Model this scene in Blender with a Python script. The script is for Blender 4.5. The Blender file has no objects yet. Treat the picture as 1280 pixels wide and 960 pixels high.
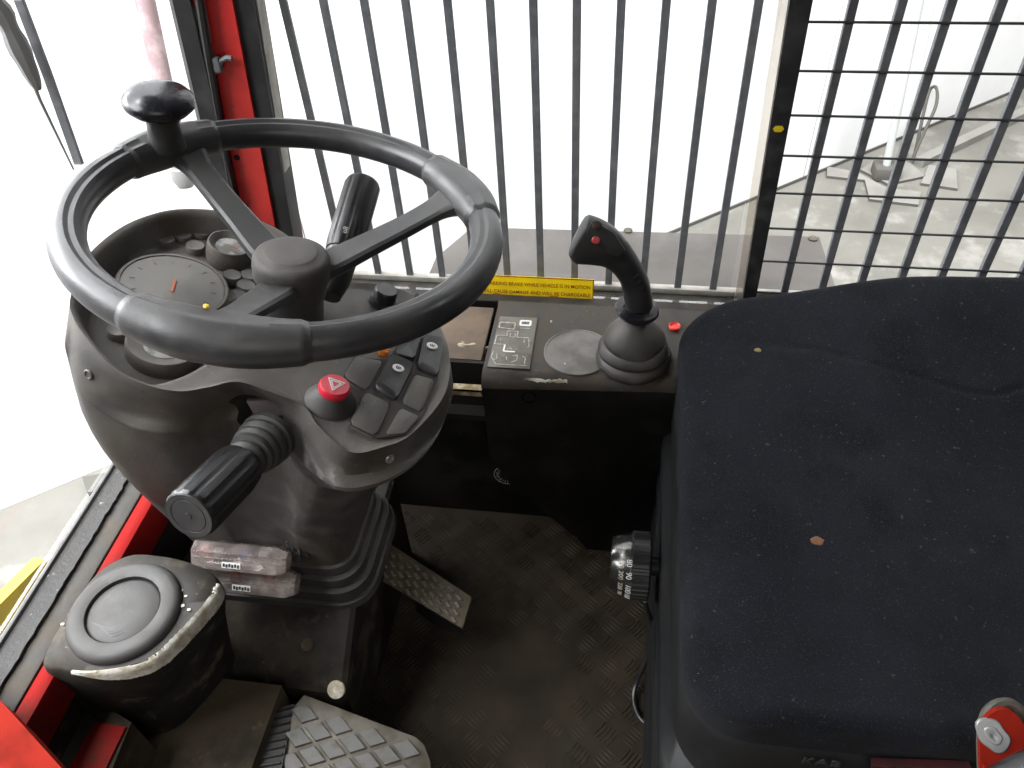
import bpy, bmesh, math, random
from mathutils import Vector, Matrix, noise as mnoise
random.seed(7)
V = Vector
R = math.radians
S = bpy.context.scene
COL = S.collection
# ------------------------------------------------------------------ camera, light, exposure
cam = bpy.data.cameras.new('camera'); camo = bpy.data.objects.new('camera', cam); COL.objects.link(camo)
cam.sensor_width = 36.0; cam.lens = 36.0*1000/1280; cam.clip_start = .02; cam.clip_end = 200
camo.matrix_world = Matrix(((0.9891,-0.0641,0.1327,0),(0.1394,0.698,-0.7024,0),(-0.0476,0.7133,0.6993,1.13),(0,0,0,1)))
S.camera = camo
S.view_settings.view_transform = 'Standard'; S.view_settings.look = 'None'
S.view_settings.exposure = 0.0; S.view_settings.gamma = 1.0
W = bpy.data.worlds.new('World'); S.world = W; W.use_nodes = True
W.node_tree.nodes['Background'].inputs[0].default_value = (.93, .96, 1, 1)
W.node_tree.nodes['Background'].inputs[1].default_value = .09
def area(name, loc, target, sx, sy, power, color=(1, 1, 1)):
    l = bpy.data.lights.new(name, 'AREA'); l.shape = 'RECTANGLE'; l.size = sx; l.size_y = sy; l.energy = power; l.color = color
    o = bpy.data.objects.new(name, l); COL.objects.link(o); o.location = loc
    o.rotation_euler = (V(target)-V(loc)).to_track_quat('-Z', 'Y').to_euler()
    return o
area('hall_area_light', (-1.5, 1.6, 3.6), (-1.0, 1.9, -.9), 4.0, 2.0, 980, (.97, .985, 1))
area('hall_area_light', (2.6, 1.9, 3.6), (1.7, 3.4, -.9), 3.0, 1.4, 400, (1, 1, .98))
area('hall_area_light', (-2.6, -.4, 3.0), (-1.0, .6, .5), 2.0, 2.0, 230, (.96, .98, 1))
area('hall_area_light', (-2.2, 1.15, 1.3), (-2.0, 1.15, -.9), 1.3, 1.3, 135, (.97, .985, 1))  # extra low light, added only to whiten the floor beyond the windscreen
area('door_light', (.6, -2.2, 2.6), (-.1, .5, .5), 2.0, 2.0, 25, (1, .94, .86))

# ------------------------------------------------------------------ helpers
ORG = {}
def tagit(o, label=None, cat=None, group=None, kind=None):
    if label: o['label'] = label
    if cat: o['category'] = cat
    if group: o['group'] = group
    if kind: o['kind'] = kind
    return o
def root(name, label, cat, loc, group=None):
    o = bpy.data.objects.new(name, None); o.empty_display_size = .02; COL.objects.link(o); o.location = loc
    ORG[o.name] = V(loc)
    return tagit(o, label, cat, group)
def part(name, bm, mat, parent=None, smooth=38, label=None, kind=None, recalc=True):
    me = bpy.data.meshes.new(name)
    if recalc: bmesh.ops.recalc_face_normals(bm, faces=bm.faces)
    bm.to_mesh(me); bm.free()
    org = ORG[parent.name] if parent else V((0, 0, 0))
    me.transform(Matrix.Translation(-org))
    if smooth:
        me.shade_smooth(); me.set_sharp_from_angle(angle=R(smooth))
    for m in (mat if isinstance(mat, (list, tuple)) else [mat]): me.materials.append(m)
    o = bpy.data.objects.new(name, me); COL.objects.link(o)
    if parent: o.parent = parent
    ORG[o.name] = org
    return tagit(o, label, None, None, kind)
def single(name, bm, mat, label, cat, group=None, kind=None, smooth=38):
    # a thing that is one mesh: origin at its bounding-box base
    lo = [min(v.co[i] for v in bm.verts) for i in range(3)]; hi = [max(v.co[i] for v in bm.verts) for i in range(3)]
    org = V(((lo[0]+hi[0])/2, (lo[1]+hi[1])/2, lo[2]))
    o = part(name, bm, mat, None, smooth)
    o.data.transform(Matrix.Translation(-org)); o.location = org; ORG[o.name] = org
    return tagit(o, label, cat, group, kind)
def NB(): return bmesh.new()
def frame(z, hint=(0, 0, 1)):
    z = V(z).normalized(); h = V(hint)
    if abs(z.dot(h)) > .98: h = V((0, 1, 0)) if abs(z.y) < .9 else V((1, 0, 0))
    x = h.cross(z).normalized(); y = z.cross(x)
    return x, y, z
def box(bm, c, s, rot=None, bev=0, seg=2):
    r = bmesh.ops.create_cube(bm, size=1)
    vs = r['verts']
    M = Matrix.Translation(V(c)) @ (rot.to_4x4() if rot else Matrix.Identity(4)) @ Matrix.Diagonal((*s, 1))
    bmesh.ops.transform(bm, matrix=M, verts=vs)
    if bev:
        es = {e for v in vs for e in v.link_edges}
        bmesh.ops.bevel(bm, geom=list(es), offset=bev, segments=seg, profile=.5, affect='EDGES')
    return bm
def b2(bm, lo, hi, bev=0, seg=2):
    return box(bm, [(a+b)/2 for a, b in zip(lo, hi)], [abs(b-a) for a, b in zip(lo, hi)], None, bev, seg)
def loft(bm, rings, c0=True, c1=True, closed=True):
    vr = [[bm.verts.new(p) for p in r] for r in rings]
    n = len(vr[0])
    for a, b in zip(vr, vr[1:]):
        for i in range(n if closed else n-1):
            j = (i+1) % n
            bm.faces.new((a[i], a[j], b[j], b[i]))
    if closed and c0: bm.faces.new(vr[0][::-1])
    if closed and c1: bm.faces.new(vr[-1])
    return bm
def lathe(bm, base, axis, prof, n=32, hint=(0, 0, 1), fn=None):
    x, y, z = frame(axis, hint); base = V(base); rings = []
    for r, h in prof:
        rings.append([base + z*h + (x*math.cos(t)+y*math.sin(t))*(r*(fn(t, r, h) if fn else 1)) for t in [2*math.pi*i/n for i in range(n)]])
    return loft(bm, rings)
def crom(P, m, closed=False):
    P = [V(p) for p in P]; n = len(P); out = []
    segs = n if closed else n-1
    for i in range(segs):
        p0 = P[(i-1) % n] if closed or i > 0 else P[0]
        p1 = P[i]; p2 = P[(i+1) % n]; p3 = P[(i+2) % n] if closed or i+2 < n else P[-1]
        for k in range(m):
            t = k/m
            out.append(.5*((2*p1)+(p2-p0)*t+(2*p0-5*p1+4*p2-p3)*t*t+(3*p1-p0-3*p2+p3)*t**3))
    if not closed: out.append(P[-1])
    return out
def sweep(bm, pts, rad, n=10, closed=False, sec=None, hint=(0, 0, 1)):
    pts = [V(p) for p in pts]; N = len(pts); rings = []
    sec = sec or [(math.cos(2*math.pi*i/n), math.sin(2*math.pi*i/n)) for i in range(n)]
    for i, p in enumerate(pts):
        a = pts[i-1] if (i > 0 or closed) else p; b = pts[(i+1) % N] if (i < N-1 or closed) else p
        x, y, z = frame(b-a, hint); r = rad[i] if isinstance(rad, (list, tuple)) else rad
        rings.append([p + x*s*r + y*t*r for s, t in sec])
    if closed: rings.append(rings[0])
    if closed:
        vr = [[bm.verts.new(p) for p in r] for r in rings[:-1]]; vr.append(vr[0])
        for a, b in zip(vr, vr[1:]):
            for i in range(len(sec)):
                j = (i+1) % len(sec); bm.faces.new((a[i], a[j], b[j], b[i]))
        return bm
    return loft(bm, rings)
def prism(bm, poly, vec, bev=0, seg=2):
    poly = [V(p) for p in poly]; vec = V(vec)
    a = [bm.verts.new(p) for p in poly]; b = [bm.verts.new(p+vec) for p in poly]; n = len(a)
    f = [bm.faces.new(a[::-1]), bm.faces.new(b)]
    for i in range(n): f.append(bm.faces.new((a[i], a[(i+1) % n], b[(i+1) % n], b[i])))
    if bev:
        bmesh.ops.bevel(bm, geom=list(f[1].edges), offset=bev, segments=seg, profile=.5, affect='EDGES')
    return bm
def rrect(x0, x1, y0, y1, r, m=8):
    out = []
    for cx, cy, a0 in ((x1-r, y1-r, 0), (x0+r, y1-r, 90), (x0+r, y0+r, 180), (x1-r, y0+r, 270)):
        for k in range(m+1):
            a = R(a0+90*k/m); out.append((cx+r*math.cos(a), cy+r*math.sin(a)))
    return out
def sstep(a, b, x):
    t = max(0, min(1, (x-a)/(b-a))); return t*t*(3-2*t)
def text(name, body, size, origin, xd, yd, mat, parent, ext=.0002, xs=1.0, align='LEFT', off=0.0, lbl=None):
    cu = bpy.data.curves.new(name, 'FONT'); cu.body = body; cu.size = size; cu.extrude = ext; cu.align_x = align; cu.offset = off
    to = bpy.data.objects.new(name, cu); COL.objects.link(to)
    dg = bpy.context.evaluated_depsgraph_get(); dg.update()
    me = bpy.data.meshes.new_from_object(to.evaluated_get(dg))
    bpy.data.objects.remove(to); bpy.data.curves.remove(cu)
    x = V(xd).normalized(); y = (V(yd) - x*V(yd).dot(x)).normalized(); z = x.cross(y)
    M = Matrix((x*xs, y, z)).transposed().to_4x4(); M.translation = V(origin) - ORG[parent.name]
    me.transform(M); me.name = name; me.materials.clear(); me.materials.append(mat)
    o = bpy.data.objects.new(name, me); COL.objects.link(o); o.parent = parent; ORG[o.name] = ORG[parent.name]
    return o

# ------------------------------------------------------------------ materials
def pm(name, c1, c2=None, sc=8, lo=.42, hi=.66, rough=.5, r2=None, metal=0, bsc=0, bst=.15, speck=None, dust=None, spec=.5, trans=0, det=6, sheen=0, c3=None, sc3=30, lo3=.6, hi3=.7, bsc2=0, bst2=.1, dist=.001):
    m = bpy.data.materials.new(name); m.use_nodes = True; nt = m.node_tree; N = nt.nodes; Lk = nt.links
    p = N['Principled BSDF']; p.inputs['Metallic'].default_value = metal; p.inputs['Roughness'].default_value = rough
    p.inputs['Specular IOR Level'].default_value = spec
    if trans: p.inputs['Transmission Weight'].default_value = trans
    if sheen: p.inputs['Sheen Weight'].default_value = sheen; p.inputs['Sheen Roughness'].default_value = .5
    tc = N.new('ShaderNodeTexCoord'); co = tc.outputs['Object']
    def noise(scale, detail=6, rg=.6):
        n = N.new('ShaderNodeTexNoise'); n.inputs['Scale'].default_value = scale; n.inputs['Detail'].default_value = detail; n.inputs['Roughness'].default_value = rg
        Lk.new(co, n.inputs['Vector']); return n.outputs['Fac']
    def rng(s, a, b, c=0, d=1):
        q = N.new('ShaderNodeMapRange'); q.interpolation_type = 'SMOOTHSTEP'
        for i, v in enumerate((a, b, c, d)): q.inputs[i+1].default_value = v
        Lk.new(s, q.inputs[0]); return q.outputs[0]
    def mix(f, a, b):
        q = N.new('ShaderNodeMix'); q.data_type = 'RGBA'; Lk.new(f, q.inputs[0])
        for i, v in ((6, a), (7, b)):
            if isinstance(v, tuple): q.inputs[i].default_value = (*v, 1)
            else: Lk.new(v, q.inputs[i])
        return q.outputs[2]
    col = c1
    if c2:
        f = rng(noise(sc, det), lo, hi); col = mix(f, col, c2)
        if r2 is not None: Lk.new(rng(f, 0, 1, rough, r2), p.inputs['Roughness'])
    if c3: col = mix(rng(noise(sc3, 5), lo3, hi3), col, c3)
    if dust:
        g = N.new('ShaderNodeNewGeometry'); sx = N.new('ShaderNodeSeparateXYZ'); Lk.new(g.outputs['Normal'], sx.inputs[0])
        up = rng(sx.outputs['Z'], .1, .95); q = N.new('ShaderNodeMath'); q.operation = 'MULTIPLY'
        Lk.new(up, q.inputs[0]); Lk.new(rng(noise(dust[2], 5), .25, .75, dust[1]*.4, dust[1]), q.inputs[1]); col = mix(q.outputs[0], col, dust[0])
    if speck:
        for (ss, cc, a, b) in speck: col = mix(rng(noise(ss, 2, .5), a, b), col, cc)
    if isinstance(col, tuple): p.inputs['Base Color'].default_value = (*col, 1)
    else: Lk.new(col, p.inputs['Base Color'])
    if bsc:
        b = N.new('ShaderNodeBump'); b.inputs['Strength'].default_value = bst; b.inputs['Distance'].default_value = dist
        Lk.new(noise(bsc, 3), b.inputs['Height'])
        if bsc2:
            b3 = N.new('ShaderNodeBump'); b3.inputs['Strength'].default_value = bst2; b3.inputs['Distance'].default_value = .004
            Lk.new(noise(bsc2, 4), b3.inputs['Height']); Lk.new(b.outputs[0], b3.inputs['Normal']); b = b3
        Lk.new(b.outputs[0], p.inputs['Normal'])
    return m
DUST = (.20, .18, .155)
M = {}
M['pod'] = pm('dusty_dash_plastic', (.049, .046, .045), (.088, .079, .070), 26, .36, .68, .48, .64, bsc=520, bst=.45, dust=((.128, .115, .10), .7, 9), c3=(.060, .045, .033), sc3=10, lo3=.48, hi3=.66, bsc2=14, bst2=.06, speck=[(260, (.17, .155, .13), .70, .76)])
M['rim'] = pm('worn_rim_plastic', (.026, .026, .029), (.046, .045, .046), 22, .4, .7, .30, .46, bsc=500, bst=.12, dust=((.066, .063, .062), .5, 12), speck=[(240, (.10, .095, .085), .72, .78)])
M['grip'] = pm('dusty_grip_plastic', (.030, .030, .032), (.052, .050, .049), 24, .4, .7, .36, .54, bsc=600, bst=.15, dust=((.072, .068, .066), .55, 14), speck=[(240, (.10, .095, .085), .72, .78)])
M['switch'] = pm('semi_gloss_switch_plastic', (.018, .019, .021), (.035, .034, .034), 60, rough=.34, r2=.46, bsc=500, bst=.1, dust=((.06, .057, .053), .5, 30))
M['recess'] = pm('dirt_filled_recess', (.026, .022, .018), (.05, .042, .034), 60, rough=.7, r2=.9)
M['cap'] = pm('dusty_cap_plastic', (.050, .046, .044), (.080, .073, .068), 26, .4, .7, .55, .7, bsc=500, bst=.25, dust=((.105, .096, .088), .6, 14), spec=.35)
M['black'] = pm('black_plastic', (.012, .012, .013), (.022, .021, .021), 20, rough=.32, r2=.5, bsc=700, bst=.08)
M['gloss'] = pm('polished_black_plastic', (.008, .008, .010), (.016,.016,.02), 30, rough=.22, r2=.38, spec=.4)
M['rubber'] = pm('grey_black_rubber', (.024, .0235, .0235), (.045, .041, .037), 14, rough=.6, r2=.75, bsc=300, bst=.15, dust=((.052, .048, .043), .6, 12))
M['gaiter'] = pm('dusty_gaiter_rubber', (.022, .020, .018), (.050, .043, .036), 18, rough=.55, r2=.7, bsc=400, bst=.12, dust=((.060, .052, .043), .8, 14))
M['steel'] = pm('dark_dirty_steel', (.006, .0056, .0054), (.013, .0115, .010), 9, spec=.3, rough=.5, r2=.75, bsc=200, bst=.12)
M['consoletop'] = pm('grimy_console_paint', (.020, .0165, .013), (.055, .041, .028), 34, .40, .68, .5, .8, bsc=250, bst=.2, speck=[(200, (.13, .11, .08), .70, .77)], c3=(.010, .009, .008), sc3=14, lo3=.62, hi3=.8)
M['hump'] = pm('grimy_black_cover', (.012, .011, .010), (.030, .0255, .020), 14, .42, .72, .55, .8, bsc=180, bst=.2, dust=((.036, .031, .025), .55, 12), c3=(.085, .070, .050), sc3=26, lo3=.56, hi3=.72, speck=[(180, (.13, .115, .09), .70, .76)], spec=.3)
M['plinth'] = pm('dark_grimy_plate', (.014, .0118, .0098), (.038, .030, .0215), 22, .40, .70, .6, .85, bsc=180, bst=.25, c3=(.062, .050, .035), sc3=30, lo3=.58, hi3=.74, speck=[(200, (.10, .088, .07), .72, .78)], spec=.2)
M['red'] = pm('red_paint', (.62, .030, .026), (.46, .022, .02), 14, rough=.38, r2=.55, c3=(.20, .055, .035), sc3=34, lo3=.66, hi3=.76, bsc=60, bst=.08)
M['redor'] = pm('bright_red_paint', (.20, .011, .005), (.12, .009, .005), 14, rough=.7, r2=.8, spec=.05, c3=(.045, .022, .016), sc3=30, lo3=.60, hi3=.70)
M['reddirty'] = pm('dirty_red_paint', (.21, .008, .007), (.065, .026, .02), 16, .45, .72, .7, .85, spec=.06)
M['seal'] = pm('black_rubber_seal', (.012, .012, .014), (.03, .03, .03), 22, rough=.55, r2=.75, bsc=220, bst=.2)
M['ragged'] = pm('perished_rubber', (.014, .013, .012), (.05, .045, .038), 40, .5, .75, .7, .9, bsc=300, bst=.5, c3=(.22, .2, .17), sc3=140, lo3=.66, hi3=.72)
M['ledge'] = pm('dirty_frame_paint', (.040, .033, .024), (.085, .070, .052), 22, rough=.6, r2=.8, bsc=180, bst=.15)
M['sill'] = pm('dark_grimy_sill', (.020, .017, .013), (.05, .041, .031), 26, rough=.7, r2=.85, bsc=180, bst=.2)
M['trimgrey'] = pm('dull_grey_trim', (.11, .11, .11), (.07, .07, .068), 40, rough=.6)
M['alu'] = pm('dull_aluminium_trim', (.42, .42, .42), (.28, .28, .28), 30, rough=.35, r2=.5, metal=.6)
M['bar'] = pm('grey_steel_bar', (.12, .124, .136), (.19, .192, .20), 40, .4, .7, .5, .7, bsc=300, bst=.12, c3=(.22, .22, .22), sc3=90, lo3=.62, hi3=.75)
M['floor'] = pm('worn_tread_plate', (.019, .0148, .0105), (.040, .0295, .0195), 14, .30, .78, .5, .75, spec=.12, bsc=160, bst=.4, c3=(.027, .0265, .0225), sc3=4, lo3=.5, hi3=.7)
M['lug'] = pm('worn_tread_lug', (.034, .0255, .0172), (.070, .052, .034), 9, .38, .7, .6, .8, spec=.18)
M['shelf'] = pm('brown_dirty_shelf', (.052, .040, .025), (.024, .019, .0125), 18, .4, .7, .8, bsc=120, bst=.3, c3=(.078, .062, .040), sc3=40, spec=.2)
M['pedal'] = pm('worn_pedal_metal', (.165, .15, .122), (.085, .070, .050), 26, .4, .7, .42, .6, metal=.35, bsc=200, bst=.2)
M['stud'] = pm('polished_pedal_stud', (.20, .196, .187), (.13, .118, .098), 60, .45, .7, .38, .5, metal=.45, bsc=300, bst=.1)
M['pedalold'] = pm('dirty_pedal_metal', (.105, .085, .058), (.052, .040, .026), 30, .4, .7, .5, .7, metal=.3, bsc=200, bst=.25, c3=(.20, .155, .07), sc3=24, lo3=.62, hi3=.75)
M['fabric'] = pm('navy_black_fabric', (.0088, .0096, .0130), (.0145, .0154, .0195), 5, .35, .7, .95, bsc=1400, bst=.7, sheen=.03, spec=.06, dist=.0015, bsc2=10, bst2=.08,
    c3=(.0075, .0078, .0085), sc3=14, lo3=.45, hi3=.7, speck=[(420, (.11, .105, .10), .745, .78), (700, (.032, .034, .041), .58, .72), (170, (.05, .048, .045), .68, .76), (230, (.25, .23, .19), .785, .80)])
M['seatboot'] = pm('dusty_boot_rubber', (.009, .0095, .0102), (.017, .0168, .0165), 6, .4, .75, .5, .68, bsc=120, bst=.08, dust=((.021, .020, .020), .6, 6), spec=.3, bsc2=9, bst2=.25)
M['chrome'] = pm('worn_chrome', (.13, .128, .12), (.08, .078, .072), 40, rough=.20, r2=.36, metal=.85)
M['screwm'] = pm('zinc_screw', (.55, .54, .52), (.35, .33, .3), 200, rough=.3, r2=.45, metal=.8)
M['white'] = pm('white_print', (.72, .72, .70), rough=.6)
M['greyprint'] = pm('faded_print', (.42, .41, .38), (.25, .24, .21), 300, .4, .6, .7)
M['cream'] = pm('chipped_filler', (.66, .63, .56), (.36, .32, .23), 60, .4, .65, .8, bsc=200, bst=.6, c3=(.5, .45, .2), sc3=12, lo3=.5, hi3=.7)
M['foam'] = pm('old_foam', (.20, .15, .07), (.42, .37, .26), 60, .4, .6, .95, bsc=150, bst=1)
M['hazard'] = pm('hazard_red_plastic', (.62, .02, .045), rough=.3)
M['redplug'] = pm('red_plastic_plug', (.70, .03, .02), rough=.35)
M['orange'] = pm('orange_lens', (.70, .20, .02), rough=.3)
M['needle'] = pm('orange_needle', (.36, .10, .05), rough=.7)
M['dial'] = pm('dusty_dial_face', (.085, .083, .078), (.125, .118, .105), 30, .35, .7, .5, .65, dust=((.15, .14, .125), .6, 20))
M['dialw'] = pm('pale_dial_face', (.26, .26, .25), (.10, .095, .085), 60, .42, .6, .55)
M['yellow'] = pm('yellow_sticker', (.80, .62, .010), (.70, .53, .02), 30, rough=.4)
def thinprint(name, c, k):
    m = bpy.data.materials.new(name); m.use_nodes = True; nt = m.node_tree; p = nt.nodes['Principled BSDF']
    p.inputs['Base Color'].default_value = (*c, 1); p.inputs['Roughness'].default_value = .4
    t = nt.nodes.new('ShaderNodeBsdfTranslucent'); t.inputs[0].default_value = (*c, 1); x = nt.nodes.new('ShaderNodeMixShader'); x.inputs[0].default_value = k
    nt.links.new(p.outputs[0], x.inputs[1]); nt.links.new(t.outputs[0], x.inputs[2]); nt.links.new(x.outputs[0], nt.nodes['Material Output'].inputs[0]); return m
M['yellow'] = thinprint('yellow_sticker', (.88, .74, .03), .55)
M['stickred'] = pm('sticker_red_print', (.36, .035, .012), rough=.5)
M['yelpaint'] = pm('yellow_paint', (.62, .45, .01), (.48, .34, .015), 12, rough=.45)
M['decal'] = pm('worn_decal_plate', (.115, .102, .084), (.07, .056, .042), 40, .4, .65, .5, c3=(.155, .142, .12), sc3=90)
M['brownplate'] = pm('brown_cover_plate', (.135, .090, .058), (.085, .06, .042), 24, .4, .7, .6, bsc=120, bst=.12)
M['greyplate'] = pm('scuffed_grey_disc', (.13, .12, .11), (.075, .066, .056), 24, .4, .7, .5, .65, c3=(.17, .16, .145), sc3=10)
M['concrete'] = pm('pale_concrete', (.155, .150, .132), (.115, .11, .097), 2.2, .38, .68, .85, c3=(.22, .214, .198), sc3=6, lo3=.5, hi3=.7, bsc=40, bst=.1)
M['wall'] = pm('white_wall_panel', (.84, .85, .86), (.78, .79, .80), 1.5, rough=.7)
M['board'] = pm('pale_grey_board', (.21, .205, .19), (.17, .165, .15), 5, rough=.8)
M['boardedge'] = pm('grey_board_edge', (.085, .08, .072), rough=.8)
M['deck'] = pm('dusty_deck_paint', (.064, .056, .051), (.046, .040, .036), 7, .38, .68, .7, c3=(.085, .079, .074), sc3=4, lo3=.5, hi3=.72)
M['pale'] = pm('pale_grey_tube', (.50, .52, .51), (.42, .44, .43), 3, rough=.5)
M['pink'] = pm('pale_pink_tube', (.17, .115, .12), (.26, .20, .20), 16, .45, .65, .6)
M['wire'] = pm('dark_steel_wire', (.03, .031, .034), rough=.5)
M['emboss'] = pm('faint_embossed_lettering', (.040, .040, .041), (.022, .022, .022), 90, rough=.6)
M['stain'] = pm('ochre_stain', (.17, .13, .05), (.26, .2, .08), 300, rough=.9)
M['stainr'] = pm('rusty_stain', (.17, .075, .03), (.1, .05, .03), 300, rough=.9)
M['darkred'] = pm('dark_red_plastic', (.040, .008, .010), (.024, .007, .008), 30, rough=.45)
M['grey'] = pm('mid_grey_metal', (.22, .22, .22), rough=.4, metal=.3)
M['blue'] = pm('blue_fuse', (.03, .05, .30), rough=.4)
M['redf'] = pm('red_fuse', (.40, .03, .03), rough=.4)
M['greyf'] = pm('grey_fuse', (.28, .29, .32), rough=.4)
M['paleedge'] = pm('dusty_glass_edge', (.34, .32, .285), (.26, .24, .21), 40, rough=.6)
def glassy(name, tint, refl, dirt, dcol, dsc=6, lo=.4, hi=.8):
    m = bpy.data.materials.new(name); m.use_nodes = True; nt = m.node_tree; N = nt.nodes; Lk = nt.links
    for n in list(N): N.remove(n)
    out = N.new('ShaderNodeOutputMaterial'); tr = N.new('ShaderNodeBsdfTransparent'); tr.inputs[0].default_value = (*tint, 1)
    gl = N.new('ShaderNodeBsdfGlossy'); gl.inputs['Roughness'].default_value = .03
    fr = N.new('ShaderNodeFresnel'); fr.inputs[0].default_value = 1.45
    mu = N.new('ShaderNodeMath'); mu.operation = 'MULTIPLY'; mu.inputs[1].default_value = refl; Lk.new(fr.outputs[0], mu.inputs[0])
    mx = N.new('ShaderNodeMixShader'); Lk.new(mu.outputs[0], mx.inputs[0]); Lk.new(tr.outputs[0], mx.inputs[1]); Lk.new(gl.outputs[0], mx.inputs[2])
    df = N.new('ShaderNodeBsdfDiffuse'); df.inputs[0].default_value = (*dcol, 1)
    tc = N.new('ShaderNodeTexCoord'); no = N.new('ShaderNodeTexNoise'); no.inputs['Scale'].default_value = dsc; no.inputs['Detail'].default_value = 6
    Lk.new(tc.outputs['Object'], no.inputs['Vector'])
    mr = N.new('ShaderNodeMapRange'); mr.inputs[1].default_value = lo; mr.inputs[2].default_value = hi; mr.inputs[3].default_value = dirt*.3; mr.inputs[4].default_value = dirt
    Lk.new(no.outputs['Fac'], mr.inputs[0])
    m2 = N.new('ShaderNodeMixShader'); Lk.new(mr.outputs[0], m2.inputs[0]); Lk.new(mx.outputs[0], m2.inputs[1]); Lk.new(df.outputs[0], m2.inputs[2]); Lk.new(m2.outputs[0], out.inputs[0])
    return m
M['glass'] = glassy('dusty_window_glass', (.98, .985, .985), .22, .03, (.6, .6, .58))
M['glassclean'] = glassy('clear_windscreen_glass', (.99, .99, .99), .05, .012, (.6, .6, .58))
M['paneedge'] = glassy('dusty_pane_edge', (.93, .90, .86), .3, .35, (.55, .52, .48))
M['clear'] = glassy('clear_fuse_plastic', (.90, .86, .84), 1.6, .55, (.50, .43, .40), 60)

# ------------------------------------------------------------------ setting outside the cab
G = -0.95
bm = NB(); b2(bm, (-14, -6, G-.1), (14, 14, G)); o = part('concrete_floor', bm, M['concrete'], None, 0)
tagit(o, 'pale concrete floor outside the cab windows', 'floor', None, 'structure')
wa, wb = V((0.3375,3.2389,-0.95)), V((2.1284,4.6883,-0.95))
wd = (wb-wa).normalized(); wn = V((-wd.y, wd.x, 0))
wr = root('hall_wall', 'white panelled wall rising from the pale floor outside', 'wall', wa)
rot = Matrix((wd, wn, V((0, 0, 1)))).transposed()
edges = [-9, -6.6, -4.2, -1.8, .62, 3.0, 5.4, 7.8, 10]
for a, b in zip(edges, edges[1:]):
    bm = NB(); box(bm, wa + wd*((a+b)/2) + wn*.03 + V((0, 0, 3.0)), (b-a-.004, .06, 6), rot, .001, 1); part('wall_panel', bm, M['wall'], wr)
bm = NB(); box(bm, wa + wd*4.0 + wn*.024 + V((0, 0, .008)), (9.5, .06, .016), rot); part('shade_strip', bm, M['boardedge'], wr)  # solid dark strip stands in for the shaded line at the wall foot
# vehicle deck just outside the window
bm = NB(); prism(bm, ((-0.3783,1.2773,0.2),(-0.325,1.3893,0.2),(0.3733,1.4029,0.2),(0.3821,1.2262,0.2),(0.395,1.02,0.2),(-0.39,1.02,0.2)), (0, 0, -.05))
dk = root('outer_deck', 'dusty grey brown steel deck plate outside the side window', 'deck plate', (0, 1.2, .15))
part('plate', bm, M['deck'], dk, 0)
for p in ((-0.0024,1.3967,0.2),(0.36,1.3936,0.2)):
    bm = NB(); lathe(bm, p, (0, 0, 1), [(.009, -.002), (.009, .003), (.005, .005)], 10); part('bolt', bm, M['ledge'], dk)
# loose boards
def board(pts, label):
    bm = NB(); prism(bm, [V(p)+V((0, 0, .014)) for p in pts], (0, 0, -.012)); 
    bm.normal_update()
    for f in bm.faces: f.material_index = 0 if abs(f.normal.z) > .5 else 1
    single('broken_board', bm, [M['board'], M['boardedge']], label, 'board', 'broken pale boards lying on the concrete', smooth=0)
board(((1.0993,3.714,-0.95),(1.2028,3.5857,-0.95),(1.3901,3.6703,-0.95),(1.3445,3.7894,-0.95),(1.2184,3.8616,-0.95)), 'pentagonal pale board lying at the foot of the thin pole')
board(((0.9321,3.6437,-0.95),(1.1022,3.6164,-0.95),(1.0957,3.4443,-0.95),(1.3039,3.4095,-0.95),(1.3376,3.5223,-0.95),(1.1926,3.549,-0.95),(1.0768,3.6898,-0.95),(0.9442,3.7361,-0.95)), 'long stepped pale board offcut nearest the white wall')
board(((1.3542,3.602,-0.95),(1.5092,3.5611,-0.95),(1.5458,3.7468,-0.95),(1.4278,3.7785,-0.95)), 'small squarish pale board right of the thin pole')
bm = NB(); a, b = V((1.3806,3.7837,-0.95)), V((2.0833,4.3947,-0.95)); x, y, z = frame(b-a)
box(bm, (a+b)/2+V((0, 0, .02)), (.05, .04, (b-a).length), Matrix((x, y, z)).transposed()); single('batten', bm, M['board'], 'long pale batten lying on concrete behind the boards', 'batten', smooth=0)
pl = root('thin_pole', 'thin grey vertical pole standing on concrete before the white wall', 'pole', (1.2028,3.6669,-0.95))
p0 = V((1.2028,3.6669,-0.95)); p1 = V((1.128,3.6669,-0.1308))
bm = NB(); sweep(bm, [p0, p0+(p1-p0)*1.4], .018, 12); part('tube', bm, M['pale'], pl)
bm = NB(); sweep(bm, [p0+V((.06, 0, 0)), p0+V((.06, 0, 0))+(p1-p0)*1.4], .006, 8); part('conduit', bm, M['pale'], pl)
bm = NB(); b2(bm, p0-V((.06, .05, 0)), p0+V((.06, .05, .07)), .01); part('foot', bm, M['boardedge'], pl)
lp = crom(((1.3499,3.7975,-0.95),(1.3926,3.8789,-0.95),(1.4382,3.9707,-0.95),(1.4533,4.0809,-0.95),(1.4367,4.1146,-0.95),(1.4079,4.0108,-0.95),(1.3708,3.8458,-0.95)), 6)
lp = [V((p.x, p.y, G+.012+.25*math.sin(math.pi*i/len(lp)))) for i, p in enumerate(lp)]
bm = NB(); sweep(bm, lp, .008, 6); single('wire_loop', bm, M['boardedge'], 'loop of grey wire standing up beside the thin pole', 'wire')
lp = crom(((-2.0909,1.9336,-0.95),(-2.1697,1.8955,-0.95),(-2.2167,1.835,-0.95),(-2.2014,1.7734,-0.95),(-2.1347,1.7186,-0.95)), 6)
bm = NB(); sweep(bm, [p+V((0, 0, .01)) for p in lp], .006, 6); single('loose_cable', bm, M['boardedge'], 'thin curved cable lying on floor left of the dashboard', 'cable')
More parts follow.
